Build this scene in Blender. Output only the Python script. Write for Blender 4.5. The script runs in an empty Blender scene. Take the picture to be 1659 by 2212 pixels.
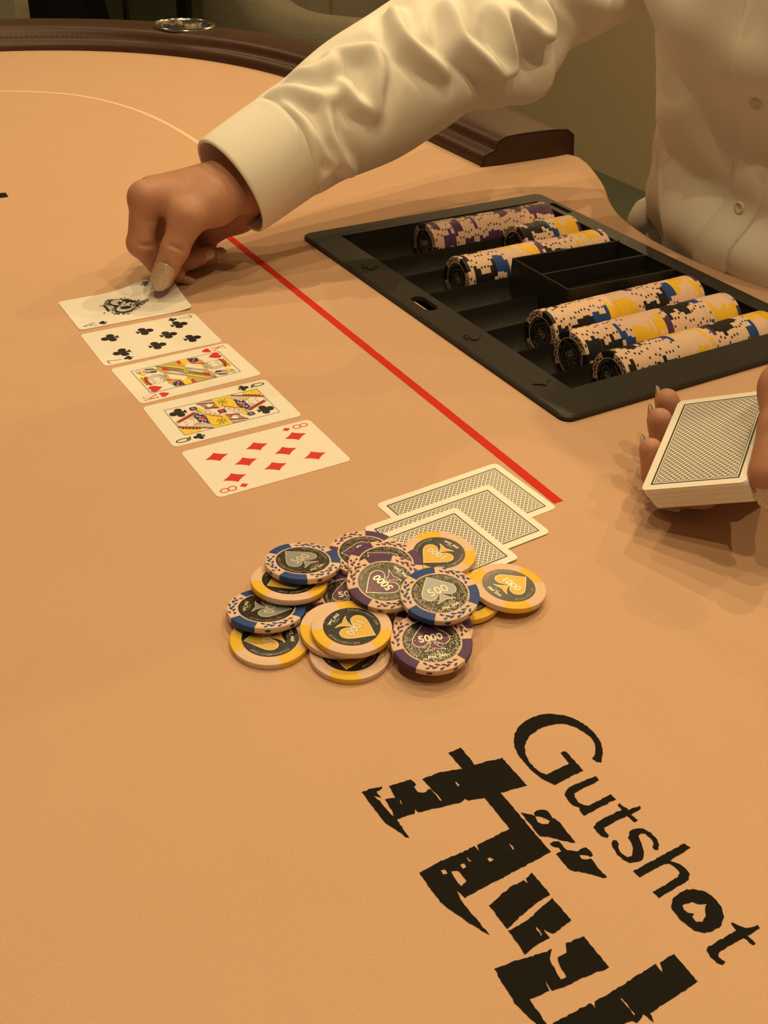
import bpy, bmesh, math, random
import numpy as np
from mathutils import Vector, Matrix, Quaternion
from mathutils.geometry import tessellate_polygon

# ------------------------------------------------------------------ camera, world, lights
SC = bpy.context.scene
COL = SC.collection
TZ = 0.75                       # height of the felt above the floor
TH = math.radians(32.3)         # heading of the dealer's side of the table
CU, SU = math.cos(TH), math.sin(TH)


def W(u, v, z=0.0):
    """table frame (u towards the dealer, v along the table, z above the felt) to world"""
    return Vector((u * CU + v * SU, u * SU - v * CU, z + TZ))


cam_d = bpy.data.cameras.new('camera')
cam = bpy.data.objects.new('camera', cam_d)
COL.objects.link(cam)
SC.camera = cam
_p, _r = math.radians(34.588), math.radians(2.411)
_right, _up, _fwd = Vector((1, 0, 0)), Vector((0, math.sin(_p), math.cos(_p))), Vector((0, math.cos(_p), -math.sin(_p)))
_R = math.cos(_r) * _right + math.sin(_r) * _up
_U = -math.sin(_r) * _right + math.cos(_r) * _up
cam.matrix_world = Matrix(((_R.x, _U.x, -_fwd.x, 0), (_R.y, _U.y, -_fwd.y, 0), (_R.z, _U.z, -_fwd.z, 0.34977 + TZ), (0, 0, 0, 1)))
cam_d.sensor_fit = 'VERTICAL'
cam_d.sensor_height = 24.0
cam_d.lens = 2320.82 * 24.0 / 2212.0
cam_d.clip_start = 0.02

world = bpy.data.worlds.new('room_air')
SC.world = world
world.use_nodes = True
world.node_tree.nodes['Background'].inputs[0].default_value = (1.0, 0.68, 0.36, 1)
world.node_tree.nodes['Background'].inputs[1].default_value = 0.055

SC.view_settings.view_transform = 'Standard'
SC.view_settings.look = 'None'
SC.view_settings.gamma = 1.0
SC.view_settings.use_curve_mapping = False
SC.view_settings.exposure = 0.0

WARM = (1.0, 0.70, 0.335)
LAMPS = [  # warm ceiling downlights over the table, then added fill for the room behind: x, y, height above felt, watts
    (0.16, -0.28, 1.88, 26), (0.70, 0.16, 1.88, 26), (-0.30, 0.15, 1.88, 19), (0.22, 0.86, 1.90, 26),
    (-0.75, 0.95, 1.90, 22), (-0.20, 1.75, 1.90, 30), (0.62, 1.62, 1.90, 38),
    (1.62, 2.05, 1.90, 34), (0.55, 3.60, 1.90, 40), (-1.3, 2.9, 1.90, 22),  # unseen lamps, added only to brighten the wall and background
]
for i, (lx, ly, lz, pw) in enumerate(LAMPS):
    ld = bpy.data.lights.new('downlight_or_fill', 'POINT')
    ld.energy = pw
    ld.color = WARM
    ld.shadow_soft_size = 0.013
    lo = bpy.data.objects.new('downlight_or_fill', ld)
    lo.location = (lx, ly, TZ + lz)
    COL.objects.link(lo)


# ------------------------------------------------------------------ helpers
def tess(loops):
    """triangulate loops in millimetre units, where the tolerance is comfortable"""
    return tessellate_polygon([[Vector((p[0] * 4000, p[1] * 4000, 0)) for p in l] for l in loops])


def mesh_obj(name, verts, faces, mat=None, parent=None, smooth=False, mats=None, midx=None, recalc=True):
    me = bpy.data.meshes.new(name)
    me.from_pydata([tuple(v) for v in verts], [], [tuple(f) for f in faces])
    if recalc:
        bm = bmesh.new()
        bm.from_mesh(me)
        bmesh.ops.recalc_face_normals(bm, faces=bm.faces)
        bm.to_mesh(me)
        bm.free()
    for m in (mats or ([mat] if mat else [])):
        me.materials.append(m)
    if midx is not None:
        me.polygons.foreach_set('material_index', midx)
    if smooth:
        me.polygons.foreach_set('use_smooth', [True] * len(me.polygons))
    me.update()
    return link(name, me, parent)


def link(name, me, parent=None, matrix=None):
    o = bpy.data.objects.new(name, me)
    COL.objects.link(o)
    if parent is not None:
        o.parent = parent
    if matrix is not None:
        o.matrix_local = matrix
    return o


def thing(name, label, cat, matrix=None, group=None):
    o = bpy.data.objects.new(name, None)
    o.empty_display_size = 0.02
    COL.objects.link(o)
    if matrix is not None:
        o.matrix_world = matrix
    tag(o, label, cat, group)
    return o


def tag(o, label, cat, group=None):
    o['label'] = label
    o['category'] = cat
    if group:
        o['group'] = group
    return o


def structure(o, label=None):
    o['kind'] = 'structure'
    if label:
        o['label'] = label
    return o


class MB:
    """collects polygons"""
    def __init__(s):
        s.v, s.f, s.m = [], [], []

    def add(s, verts, faces, mi=0):
        b = len(s.v)
        s.v += [tuple(p) for p in verts]
        s.f += [tuple(b + i for i in f) for f in faces]
        s.m += [mi] * len(faces)

    def box(s, c, d, mi=0, rot=None):
        x, y, z = d[0] / 2, d[1] / 2, d[2] / 2
        P = [Vector((a, b, e)) for a in (-x, x) for b in (-y, y) for e in (-z, z)]
        if rot is not None:
            P = [rot @ p for p in P]
        P = [p + Vector(c) for p in P]
        s.add(P, [(0, 1, 3, 2), (4, 6, 7, 5), (0, 4, 5, 1), (2, 3, 7, 6), (0, 2, 6, 4), (1, 5, 7, 3)], mi)

    def flat(s, loops, z=0.0, mi=0):
        """polygon with holes, in the plane"""
        L = [[Vector((p[0], p[1], 0)) for p in l] for l in loops]
        tris = tess(L)
        pts = [p for l in L for p in l]
        s.add([(p.x, p.y, z) for p in pts], tris, mi)

    def prism(s, loops, z0, z1, mi=0):
        L = [[Vector((p[0], p[1], 0)) for p in l] for l in loops]
        tris = tess(L)
        pts = [p for l in L for p in l]
        n = len(pts)
        F = [tuple(t) for t in tris] + [tuple(n + i for i in reversed(t)) for t in tris]
        b = 0
        for l in L:
            k = len(l)
            F += [(b + i, b + (i + 1) % k, n + b + (i + 1) % k, n + b + i) for i in range(k)]
            b += k
        s.add([(p.x, p.y, z1) for p in pts] + [(p.x, p.y, z0) for p in pts], F, mi)

    def obj(s, name, mat=None, parent=None, smooth=False, mats=None, recalc=True):
        return mesh_obj(name, s.v, s.f, mat, parent, smooth, mats, s.m if mats else None, recalc)


def rings(rows, closed=True, cap0=False, cap1=False):
    n = len(rows[0])
    V = [tuple(p) for r in rows for p in r]
    F = []
    for i in range(len(rows) - 1):
        for j in range(n if closed else n - 1):
            F.append((i * n + j, i * n + (j + 1) % n, (i + 1) * n + (j + 1) % n, (i + 1) * n + j))
    if cap0:
        F.append(tuple(range(n))[::-1])
    if cap1:
        F.append(tuple((len(rows) - 1) * n + j for j in range(n)))
    return V, F


def catmull(P, t):
    n = len(P) - 1
    x = min(max(t, 0.0), 1.0) * n
    i = min(int(x), n - 1)
    f = x - i
    g = lambda k: np.asarray(P[min(max(k, 0), n)], float)
    a, b, c, d = g(i - 1), g(i), g(i + 1), g(i + 2)
    return .5 * (2 * b + (c - a) * f + (2 * a - 5 * b + 4 * c - d) * f * f + (3 * b - a - 3 * c + d) * f ** 3)


def smooth_by_angle(o, ang=40):
    me = o.data
    me.polygons.foreach_set('use_smooth', [True] * len(me.polygons))
    bm = bmesh.new()
    bm.from_mesh(me)
    for e in bm.edges:
        if len(e.link_faces) == 2:
            e.smooth = e.calc_face_angle() < math.radians(ang)
    bm.to_mesh(me)
    bm.free()
    return o


# ------------------------------------------------------------------ materials
def nodes(name):
    m = bpy.data.materials.new(name)
    m.use_nodes = True
    nt = m.node_tree
    return m, nt, nt.nodes['Principled BSDF']


def N(nt, kind, **kw):
    n = nt.nodes.new(kind)
    for k, v in kw.items():
        setattr(n, k, v)
    return n


def mathn(nt, op, a, b=None):
    n = N(nt, 'ShaderNodeMath', operation=op)
    for i, x in enumerate((a, b)):
        if x is None:
            continue
        if isinstance(x, (int, float)):
            n.inputs[i].default_value = x
        else:
            nt.links.new(x, n.inputs[i])
    return n.outputs[0]


def mixc(nt, fac, a, b):
    n = N(nt, 'ShaderNodeMix', data_type='RGBA')
    for sock, x in ((n.inputs[0], fac), (n.inputs[6], a), (n.inputs[7], b)):
        if isinstance(x, (int, float)):
            sock.default_value = x
        elif isinstance(x, tuple):
            sock.default_value = (*x, 1) if len(x) == 3 else x
        else:
            nt.links.new(x, sock)
    return n.outputs[2]


def noise(nt, scale, detail=2, rough=.5, coord='Object'):
    tc = N(nt, 'ShaderNodeTexCoord')
    n = N(nt, 'ShaderNodeTexNoise')
    n.inputs['Scale'].default_value = scale
    n.inputs['Detail'].default_value = detail
    n.inputs['Roughness'].default_value = rough
    nt.links.new(tc.outputs[coord], n.inputs['Vector'])
    return n.outputs['Fac']


def bump(nt, b, h, strength, dist):
    n = N(nt, 'ShaderNodeBump')
    n.inputs['Strength'].default_value = strength
    n.inputs['Distance'].default_value = dist
    nt.links.new(h, n.inputs['Height'])
    nt.links.new(n.outputs[0], b.inputs['Normal'])


def ramp(nt, fac, lo, hi):
    r = N(nt, 'ShaderNodeMapRange')
    r.inputs[1].default_value, r.inputs[2].default_value = lo, hi
    nt.links.new(fac, r.inputs[0])
    return r.outputs[0]


def solid(name, col, rough=.5, var=.06, scale=300, spec=.4, metal=0.0, bumpd=0.0, bscale=None, coat=0.0, sheen=0.0):
    """plain coloured stuff with a little grain"""
    m, nt, b = nodes(name)
    f = noise(nt, scale)
    dark = tuple(c * (1 - var) for c in col)
    lite = tuple(min(1, c * (1 + var)) for c in col)
    nt.links.new(mixc(nt, f, dark, lite), b.inputs['Base Color'])
    b.inputs['Roughness'].default_value = rough
    b.inputs['Specular IOR Level'].default_value = spec
    b.inputs['Metallic'].default_value = metal
    b.inputs['Coat Weight'].default_value = coat
    b.inputs['Sheen Weight'].default_value = sheen
    if bumpd:
        bump(nt, b, noise(nt, bscale or scale, 3), 1.0, bumpd)
    return m


M = {}
m, nt, b = nodes('felt')
f1, f2, f3 = noise(nt, 900, 3), noise(nt, 26, 3), noise(nt, 3.0, 2)
c = mixc(nt, f1, (.555, .362, .250), (.67, .45, .318))
c = mixc(nt, mathn(nt, 'MULTIPLY', ramp(nt, f2, .35, .75), .25), c, (.56, .365, .248))
nt.links.new(c, b.inputs['Base Color'])
b.inputs['Roughness'].default_value = .95
b.inputs['Specular IOR Level'].default_value = .08
b.inputs['Sheen Weight'].default_value = .12
bump(nt, b, f1, .35, .00025)
M['felt'] = m
M['felt_black'] = solid('print_black', (.012, .011, .010), .9, .25, 700, .1)
M['felt_red'] = solid('print_red', (.60, .036, .026), .9, .12, 700, .1)
M['felt_white'] = solid('print_white', (.78, .62, .50), .9, .08, 700, .1)
m, nt, b = nodes('leather')
f1, f2 = noise(nt, 55, 5, .6), noise(nt, 420, 2)
nt.links.new(mixc(nt, f1, (.040, .017, .011), (.066, .028, .018)), b.inputs['Base Color'])
b.inputs['Roughness'].default_value = .42
b.inputs['Specular IOR Level'].default_value = .42
bump(nt, b, f2, .35, .0006)
M['leather'] = m
M['thread'] = solid('thread', (.10, .05, .03), .7)
M['chrome'] = solid('chrome', (.75, .73, .70), .12, .03, 80, .5, 1.0)
M['steel_dark'] = solid('steel_dark', (.25, .24, .23), .3, .05, 80, .5, 1.0)
M['card'] = solid('card_stock', (.86, .85, .83), .38, .015, 90, .45)
M['ink_black'] = solid('ink_black', (.012, .012, .012), .4, .1, 200, .4)
M['ink_red'] = solid('ink_red', (.66, .030, .030), .4, .05, 200, .4)
M['ink_yellow'] = solid('ink_yellow', (.83, .66, .06), .4, .05, 200, .4)
M['ink_navy'] = solid('ink_navy', (.035, .030, .16), .4, .1, 200, .4)
M['ink_mauve'] = solid('ink_mauve', (.36, .28, .33), .4, .1, 200, .4)
M['ink_grey'] = solid('ink_grey', (.60, .58, .55), .4, .05, 200, .4)
M['ink_brown'] = solid('ink_brown', (.25, .045, .03), .4, .1, 200, .4)
M['ink_dgrey'] = solid('ink_dark_grey', (.18, .18, .17), .4, .2, 300, .4)
M['ink_gold'] = solid('ink_gold', (.55, .44, .18), .4, .1, 300, .4)

# card back: black frame, fine line and lattice of little four-square diamonds
m, nt, b = nodes('card_back')
tc = N(nt, 'ShaderNodeTexCoord')
sx = N(nt, 'ShaderNodeSeparateXYZ')
nt.links.new(tc.outputs['Object'], sx.inputs[0])
X, Y = sx.outputs[0], sx.outputs[1]
ax_, ay_ = mathn(nt, 'ABSOLUTE', X), mathn(nt, 'ABSOLUTE', Y)
# distance inside the card edge
din = mathn(nt, 'MINIMUM', mathn(nt, 'SUBTRACT', .028575, ax_), mathn(nt, 'SUBTRACT', .04445, ay_))


def band(lo, hi):
    return mathn(nt, 'MULTIPLY', mathn(nt, 'GREATER_THAN', din, lo), mathn(nt, 'LESS_THAN', din, hi))


def cellmask(w):
    fr = mathn(nt, 'FRACT', mathn(nt, 'ADD', mathn(nt, 'DIVIDE', w, .00224), 100.5))
    d = mathn(nt, 'ABSOLUTE', mathn(nt, 'SUBTRACT', fr, .5))
    return mathn(nt, 'MULTIPLY', mathn(nt, 'LESS_THAN', d, .365), mathn(nt, 'GREATER_THAN', d, .030))


P_ = mathn(nt, 'MULTIPLY', mathn(nt, 'ADD', X, Y), .7071)
Q_ = mathn(nt, 'MULTIPLY', mathn(nt, 'SUBTRACT', X, Y), .7071)
lat = mathn(nt, 'MULTIPLY', mathn(nt, 'MULTIPLY', cellmask(P_), cellmask(Q_)), mathn(nt, 'GREATER_THAN', din, .0066))
ink = mathn(nt, 'MAXIMUM', mathn(nt, 'MAXIMUM', band(.0044, .0054), band(.0061, .0065)), lat)
nt.links.new(mixc(nt, ink, (.86, .85, .83), (.035, .030, .026)), b.inputs['Base Color'])
b.inputs['Roughness'].default_value = .38
M['card_back'] = m

PEACH = (.76, .56, .45)
M['chip_body'] = solid('chip_clay', PEACH, .55, .05, 500, .3, bumpd=.00008, bscale=1200)
CHIPCOL = {'p': (.085, .034, .135), 'b': (.016, .062, .27), 'y': (.82, .53, .045), 'k': (.013, .013, .014)}
for k_, c_ in CHIPCOL.items():
    M['chip_' + k_] = solid('chip_insert_' + {'p': 'purple', 'b': 'blue', 'y': 'yellow', 'k': 'black'}[k_], c_, .5, .08, 500, .3, bumpd=.00008, bscale=1200)


def glitter(name, base, fleck, amount, rough=.3, tilt=.3, scale=2600, metal=1.0):
    """lacquer with metal flakes lying at odd angles"""
    m, nt, b = nodes(name)
    tc = N(nt, 'ShaderNodeTexCoord')
    vo = N(nt, 'ShaderNodeTexVoronoi')
    vo.inputs['Scale'].default_value = scale
    nt.links.new(tc.outputs['Object'], vo.inputs['Vector'])
    sp = N(nt, 'ShaderNodeSeparateColor')
    nt.links.new(vo.outputs['Color'], sp.inputs[0])
    on = mathn(nt, 'GREATER_THAN', sp.outputs[0], 1 - amount)
    nt.links.new(mixc(nt, on, base, fleck), b.inputs['Base Color'])
    nt.links.new(mathn(nt, 'MULTIPLY', on, metal), b.inputs['Metallic'])
    b.inputs['Roughness'].default_value = rough
    geo = N(nt, 'ShaderNodeNewGeometry')
    sub = N(nt, 'ShaderNodeVectorMath', operation='SUBTRACT')
    nt.links.new(vo.outputs['Color'], sub.inputs[0])
    sub.inputs[1].default_value = (.5, .5, .5)
    sc = N(nt, 'ShaderNodeVectorMath', operation='SCALE')
    nt.links.new(sub.outputs[0], sc.inputs[0])
    nt.links.new(mathn(nt, 'MULTIPLY', on, tilt), sc.inputs['Scale'])
    add = N(nt, 'ShaderNodeVectorMath', operation='ADD')
    nt.links.new(geo.outputs['Normal'], add.inputs[0])
    nt.links.new(sc.outputs[0], add.inputs[1])
    no = N(nt, 'ShaderNodeVectorMath', operation='NORMALIZE')
    nt.links.new(add.outputs[0], no.inputs[0])
    nt.links.new(no.outputs[0], b.inputs['Normal'])
    b.inputs['Coat Weight'].default_value = .5
    b.inputs['Coat Roughness'].default_value = .1
    return m


M['label_glitter'] = glitter('label_glitter', (.014, .013, .011), (.36, .33, .25), .17, .26, .24, 4600)
M['label_black'] = glitter('label_black', (.012, .011, .010), (.22, .20, .16), .03, .3, .25, 4600)
M['spade_p'] = glitter('spade_purple', (.075, .025, .075), (.30, .15, .24), .17, .28, .24, 4600)
M['spade_b'] = solid('spade_silver', (.33, .37, .42), .38, .06, 700, .5, .35)
M['spade_y'] = solid('spade_gold', (.66, .44, .075), .38, .08, 700, .5, .25)
M['spade_k'] = solid('spade_grey', (.022, .021, .021), .35, .1, 700, .5)
M['edge_gold'] = solid('edge_gold', (.20, .125, .05), .4, .1, 400, .4, .2)
M['foil'] = solid('foil_pale', (.80, .78, .70), .30, .05, 400, .5, .3)
M['foil_dim'] = solid('foil_dim', (.34, .31, .25), .35, .1, 400, .5, .2)
M['tray'] = solid('tray_plastic', (.022, .021, .019), .46, .12, 160, .35, bumpd=.00012, bscale=900)
M['skin'] = None
m, nt, b = nodes('skin')
f1, f2 = noise(nt, 45, 4), noise(nt, 1500, 2)
nt.links.new(mixc(nt, ramp(nt, f1, .3, .7), (.43, .205, .135), (.50, .265, .185)), b.inputs['Base Color'])
b.inputs['Roughness'].default_value = .48
b.inputs['Specular IOR Level'].default_value = .35
b.inputs['Subsurface Weight'].default_value = .12
b.inputs['Subsurface Radius'].default_value = (.006, .0025, .0015)
b.inputs['Subsurface Scale'].default_value = 1.0
bump(nt, b, f2, .25, .0003)
M['skin'] = m
M['nail'] = glitter('nail_glitter', (.50, .35, .27), (.78, .66, .50), .20, .30, .25, 2600, .45)
m, nt, b = nodes('shirt_cotton')
f1 = noise(nt, 1800, 2)
nt.links.new(mixc(nt, f1, (.82, .81, .785), (.89, .88, .85)), b.inputs['Base Color'])
b.inputs['Roughness'].default_value = .85
b.inputs['Specular IOR Level'].default_value = .12
b.inputs['Sheen Weight'].default_value = .1
bump(nt, b, f1, .15, .00012)
M['shirt'] = m
M['button'] = solid('button_pearl', (.72, .68, .62), .25, .08, 500, .5, coat=.4)
M['hair'] = solid('hair_dark', (.018, .012, .009), .45, .3, 90, .4, bumpd=.002, bscale=260)
M['trouser'] = solid('trouser_black', (.015, .015, .017), .85, .1, 500, .1)
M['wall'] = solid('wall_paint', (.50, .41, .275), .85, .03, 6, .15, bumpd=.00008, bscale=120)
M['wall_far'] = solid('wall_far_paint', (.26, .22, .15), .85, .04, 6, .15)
M['floor'] = solid('floor_carpet', (.11, .118, .080), .95, .25, 160, .1, bumpd=.002, bscale=400)
M['skirting'] = solid('skirting_paint', (.10, .105, .075), .6, .05, 20, .3)
m, nt, b = nodes('chair_fabric')
f1, f2 = noise(nt, 260, 3), noise(nt, 14, 3)
c = mixc(nt, f1, (.125, .112, .085), (.205, .185, .14))
nt.links.new(mixc(nt, mathn(nt, 'MULTIPLY', f2, .4), c, (.12, .107, .08)), b.inputs['Base Color'])
b.inputs['Roughness'].default_value = .95
b.inputs['Specular IOR Level'].default_value = .1
bump(nt, b, f1, .6, .0012)
M['fabric'] = m
M['black_metal'] = solid('black_metal', (.012, .012, .012), .4, .1, 100, .5)
M['black_cloth'] = solid('black_cloth', (.008, .008, .009), .9, .2, 200, .1)
M['light_fabric'] = solid('light_fabric', (.27, .25, .20), .9, .08, 200, .1)

# ------------------------------------------------------------------ room shell
def quad_wall(name, a, b, z0, z1, mat, t=.08):
    """upright slab from a to b (world xy)"""
    a, b = Vector((a.x, a.y, 0)), Vector((b.x, b.y, 0))
    n = Vector((-(b - a).y, (b - a).x, 0)).normalized() * t
    mb = MB()
    mb.prism([[a, b, b + n, a + n]], z0, z1)
    return structure(mb.obj(name, mat))


mb = MB()
mb.prism([[W(3.2, 3.0), W(3.2, -6.6), W(-3.0, -6.6), W(-3.0, 3.0)]], -.05, 0)
structure(mb.obj('floor', M['floor']), 'dark olive carpet floor beyond the table')
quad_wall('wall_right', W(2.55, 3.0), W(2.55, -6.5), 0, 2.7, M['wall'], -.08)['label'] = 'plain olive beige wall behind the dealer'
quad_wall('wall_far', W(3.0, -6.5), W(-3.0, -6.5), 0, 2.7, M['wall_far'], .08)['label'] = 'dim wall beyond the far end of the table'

# ------------------------------------------------------------------ poker table
V0 = -.655                      # the dealer sits opposite here
table = thing('poker_table', 'large poker table with tan felt top and brown padded leather rail', 'table',
              Matrix.Translation(W(.263, V0, -TZ)))
TABI = Matrix.Translation(W(.263, V0, -TZ)).inverted()


def on_table(o):
    """keep world coordinates while belonging to the table"""
    o.parent = table
    o.matrix_parent_inverse = TABI
    return o


def superarc(a0, a1, cu, cv, ru, rv, n=40, e=2.25):
    out = []
    for i in range(n + 1):
        a = a0 + (a1 - a0) * i / n
        c, s = math.cos(a), math.sin(a)
        k = (abs(c) ** e + abs(s) ** e) ** (-1 / e)
        out.append((cu + ru * k * c, cv + rv * k * s))
    return out


CEN, RI = .263, .44
rail_path = [(CEN + RI, -.95 - i * (.303 / 8)) for i in range(8)]
rail_path += superarc(0, -math.pi, CEN, -1.253, RI, RI, 64)
rail_path += [(CEN - RI, -1.253 + i * (1.196 / 12)) for i in range(1, 12)]
rail_path += superarc(math.pi, 0, CEN, -.057, RI, RI, 64)
rail_path += [(CEN + RI, -.057 - i * (.303 / 8)) for i in range(1, 9)]


def outward(path, i):
    a, b_ = path[max(i - 1, 0)], path[min(i + 1, len(path) - 1)]
    t = Vector((b_[0] - a[0], b_[1] - a[1])).normalized()
    n = Vector((-t.y, t.x))
    p = Vector(path[i]) - Vector((CEN, V0))
    return n if n.dot(p) > 0 else -n


RAILW = .127
# felt slab outline: outer line of the rail, cut back in a bay for the dealer
outl = []
for i in range(len(rail_path)):
    n_ = outward(rail_path, i)
    outl.append((rail_path[i][0] + n_.x * (RAILW - .004), rail_path[i][1] + n_.y * (RAILW - .004)))
bay = [(.8305, -.930), (.8255, -.912), (.8102, -.878), (.788, -.838), (.7622, -.7998), (.741, -.758), (.7290, -.715), (.7245, -.690), (.7230, -.655)]
bay = bay + [(a, 2 * V0 - b_) for a, b_ in bay[-2::-1]]


def fine(P, step=.012):
    out = []
    for i in range(len(P) - 1):
        k = max(1, int(math.dist(P[i], P[i + 1]) / step))
        for j in range(k):
            q = catmull(P, (i + j / k) / (len(P) - 1))
            out.append((float(q[0]), float(q[1])))
    return out + [P[-1]]


outline = outl[::1] + fine(bay[::-1], .012)
# clean tiny doubles
clean = [outline[0]]
for p in outline[1:]:
    if math.dist(p, clean[-1]) > .003:
        clean.append(p)
outline = clean
TR_U0, TR_U1, TR_V0, TR_V1 = .430, .697, -.836, -.461      # tray rim
hole = [(TR_U0 + .016, TR_V0 + .012), (TR_U1 - .012, TR_V0 + .012), (TR_U1 - .012, TR_V1 - .012), (TR_U0 + .016, TR_V1 - .012)]


def inset(P, d):
    n = len(P)
    out = []
    for i in range(n):
        a, b_ = Vector(P[i - 1]), Vector(P[(i + 1) % n])
        t = (b_ - a).normalized()
        nn = Vector((-t.y, t.x))
        out.append((P[i][0] + nn.x * d, P[i][1] + nn.y * d))
    return out


_ar = sum(outline[i - 1][0] * outline[i][1] - outline[i][0] * outline[i - 1][1] for i in range(len(outline)))
sg = 1 if _ar > 0 else -1
V, F = [], []
lv = [(.007, 0.0), (.003, -.0012), (.0008, -.0035), (0, -.007), (0, -.030), (.01, -.034)]
rows = [[W(*p, z) for p in inset(outline, sg * d)] for d, z in lv]
rows = rows[::-1]
V, F = rings(rows)
nO = len(outline)
top0 = (len(rows) - 1) * nO
loopO = [Vector((p[0], p[1], 0)) for p in inset(outline, sg * .007)]
loopH = [Vector((*p, 0)) for p in hole]
tr = tess([loopO, loopH])
hb = len(V)
V += [tuple(W(*p, 0)) for p in hole] + [tuple(W(*p, -.034)) for p in hole]
F += [tuple((top0 + i) if i < nO else hb + i - nO for i in t) for t in tr]
F += [tuple(i if i < nO else hb + 4 + i - nO for i in t) for t in tr]
F += [(hb + i, hb + (i + 1) % 4, hb + 4 + (i + 1) % 4, hb + 4 + i) for i in range(4)]
o = on_table(mesh_obj('felt_top', V, F, M['felt']))
smooth_by_angle(o, 35)
o['label'] = 'tan felt playing surface'

# padded rail swept round the table, open at the dealer's bay
prof = [(0, -.002), (.0005, .006), (.003, .0105), (.0085, .0135), (.0145, .0148), (.0168, .0170), (.0180, .0215), (.0215, .0255), (.028, .0280), (.040, .0290), (.060, .0292),
        (.078, .0285), (.098, .0255), (.114, .0195), (.124, .010), (RAILW, -.002), (RAILW, -.050), (.118, -.056), (.03, -.056), (.012, -.037)]
rows = []
nr = len(rail_path)
cu_, cv_ = .263 + .525 * math.cos(math.radians(-44.5)), -1.253 + .525 * math.sin(math.radians(-44.5))   # cup holder
flat_out = {.078: .0290, .098: .0284, .114: .0268, .124: .0200}
for i in range(nr):
    n_ = outward(rail_path, i)
    # squarer towards the armrest ends, and pushed in round the cup holder
    sq = 1 - min(1, max(0, (min(i, nr - 1 - i) - 3) / 9))
    g = math.exp(-(math.dist(rail_path[i], (cu_, cv_)) ** 2 - .05 ** 2) / .0040)
    g = min(g, 1.0)
    row = []
    for d, z in prof:
        z2 = z + (flat_out.get(d, z) - z) * sq
        d2 = d - .008 * g if (.014 < d < .03 and z > .01) else (d - .004 * g if .03 < d < .05 and z > .01 else d)
        row.append(W(rail_path[i][0] + n_.x * d2, rail_path[i][1] + n_.y * d2, z2))
    rows.append(row)
# swelling ends, as upholstery
for end, sgn in ((0, 1), (-1, -1)):
    base = rows[end]
    cen = sum((Vector(p) for p in base), Vector()) / len(base)
    d = (W(0, 1, 0) - W(0, 0, 0)) * sgn
    extra = [[Vector(p) + d * .004 for p in base], [cen + (Vector(p) - cen) * .97 + d * .0075 for p in base], [cen + (Vector(p) - cen) * .55 + d * .0100 for p in base]]
    if end == 0:
        rows = extra[::-1] + rows
    else:
        rows = rows + extra
V, F = rings(rows, cap0=True, cap1=True)
o = mesh_obj('rail', V, F, M['leather'])
ctv, ctf = rings([[W(cu_ + .0404 * math.cos(a), cv_ + .0404 * math.sin(a), z) for a in [2 * math.pi * j / 48 for j in range(48)]] for z in (-.046, .06)], cap0=True, cap1=True)
cutter = mesh_obj('cutter', ctv, ctf)
md = o.modifiers.new('cut', 'BOOLEAN')
md.object = cutter
md.operation = 'DIFFERENCE'
md.solver = 'EXACT'
newme = bpy.data.meshes.new_from_object(o.evaluated_get(bpy.context.evaluated_depsgraph_get()))
o.modifiers.clear()
o.data = newme
bpy.data.objects.remove(cutter)
on_table(o)
smooth_by_angle(o, 50)
o['label'] = 'brown leather padded armrest rail'
# piping round the armrest end and running seam
def tube(P, r, n=8, closed=False):
    rows = []
    k = len(P)
    for i in range(k):
        a = Vector(P[i - 1]) if (closed or i > 0) else Vector(P[0])
        b_ = Vector(P[(i + 1) % k]) if (closed or i < k - 1) else Vector(P[-1])
        t = (b_ - a).normalized()
        s = t.cross(Vector((0, 0, 1)))
        s = s.normalized() if s.length > 1e-4 else Vector((1, 0, 0))
        q = s.cross(t)
        rr = r[i] if isinstance(r, (list, tuple)) else r
        rows.append([Vector(P[i]) + (s * math.cos(2 * math.pi * j / n) + q * math.sin(2 * math.pi * j / n)) * rr for j in range(n)])
    if closed:
        rows.append(rows[0])
        return rings(rows)
    return rings(rows, cap0=True, cap1=True)


for end, sgn in ((0, 1), (-1, -1)):
    n_ = outward(rail_path, end)
    e_ = rail_path[end]
    P = [W(e_[0] + n_.x * d, e_[1] + n_.y * d + sgn * .0058, flat_out.get(d, z) + .0003) for d, z in prof[:17]]
    V, F = tube(P, .0016, 8)
    o = on_table(mesh_obj('piping', V, F, M['leather'], smooth=True))
# stitching along the rail top
mbs = MB()
acc = 0
for i in range(nr - 1):
    p, q = Vector(rail_path[i]), Vector(rail_path[i + 1])
    L = (q - p).length
    k = 0
    while acc <= L:
        f = acc / L
        n_ = outward(rail_path, i)
        c = p.lerp(q, f)
        d_ = (q - p).normalized()
        a = W(c.x + n_.x * .0158, c.y + n_.y * .0158, .0165)
        b_ = W(c.x + n_.x * .0158 + d_.x * .004, c.y + n_.y * .0158 + d_.y * .004, .0165)
        up = Vector((0, 0, .0007))
        si = (b_ - a).cross(Vector((0, 0, 1))).normalized() * .0004
        mbs.add([a - si, b_ - si, b_ + si + up, a + si + up], [(0, 1, 2, 3)])
        acc += .0068
    acc -= L
o = on_table(mbs.obj('stitching', M['thread']))
o['kind'] = 'stuff'

# cup holder sunk in the rail near the far bend
cup = on_table(bpy.data.objects.new('cup_holder', None))
COL.objects.link(cup)
cup.empty_display_size = .02
cprof = [(.0385, -.045), (.0395, .0), (.0402, .0275), (.0410, .0300), (.0430, .0310), (.0455, .0305), (.0470, .0290), (.0465, .0275)]
rows = [[W(cu_ + r * math.cos(a), cv_ + r * math.sin(a), z + .001) for a in [2 * math.pi * j / 48 for j in range(48)]] for r, z in cprof]
V, F = rings(rows, cap0=True)
o = mesh_obj('cup_wall', V, F, M['chrome'], smooth=True)
o.parent = cup
smooth_by_angle(o, 50)

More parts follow.
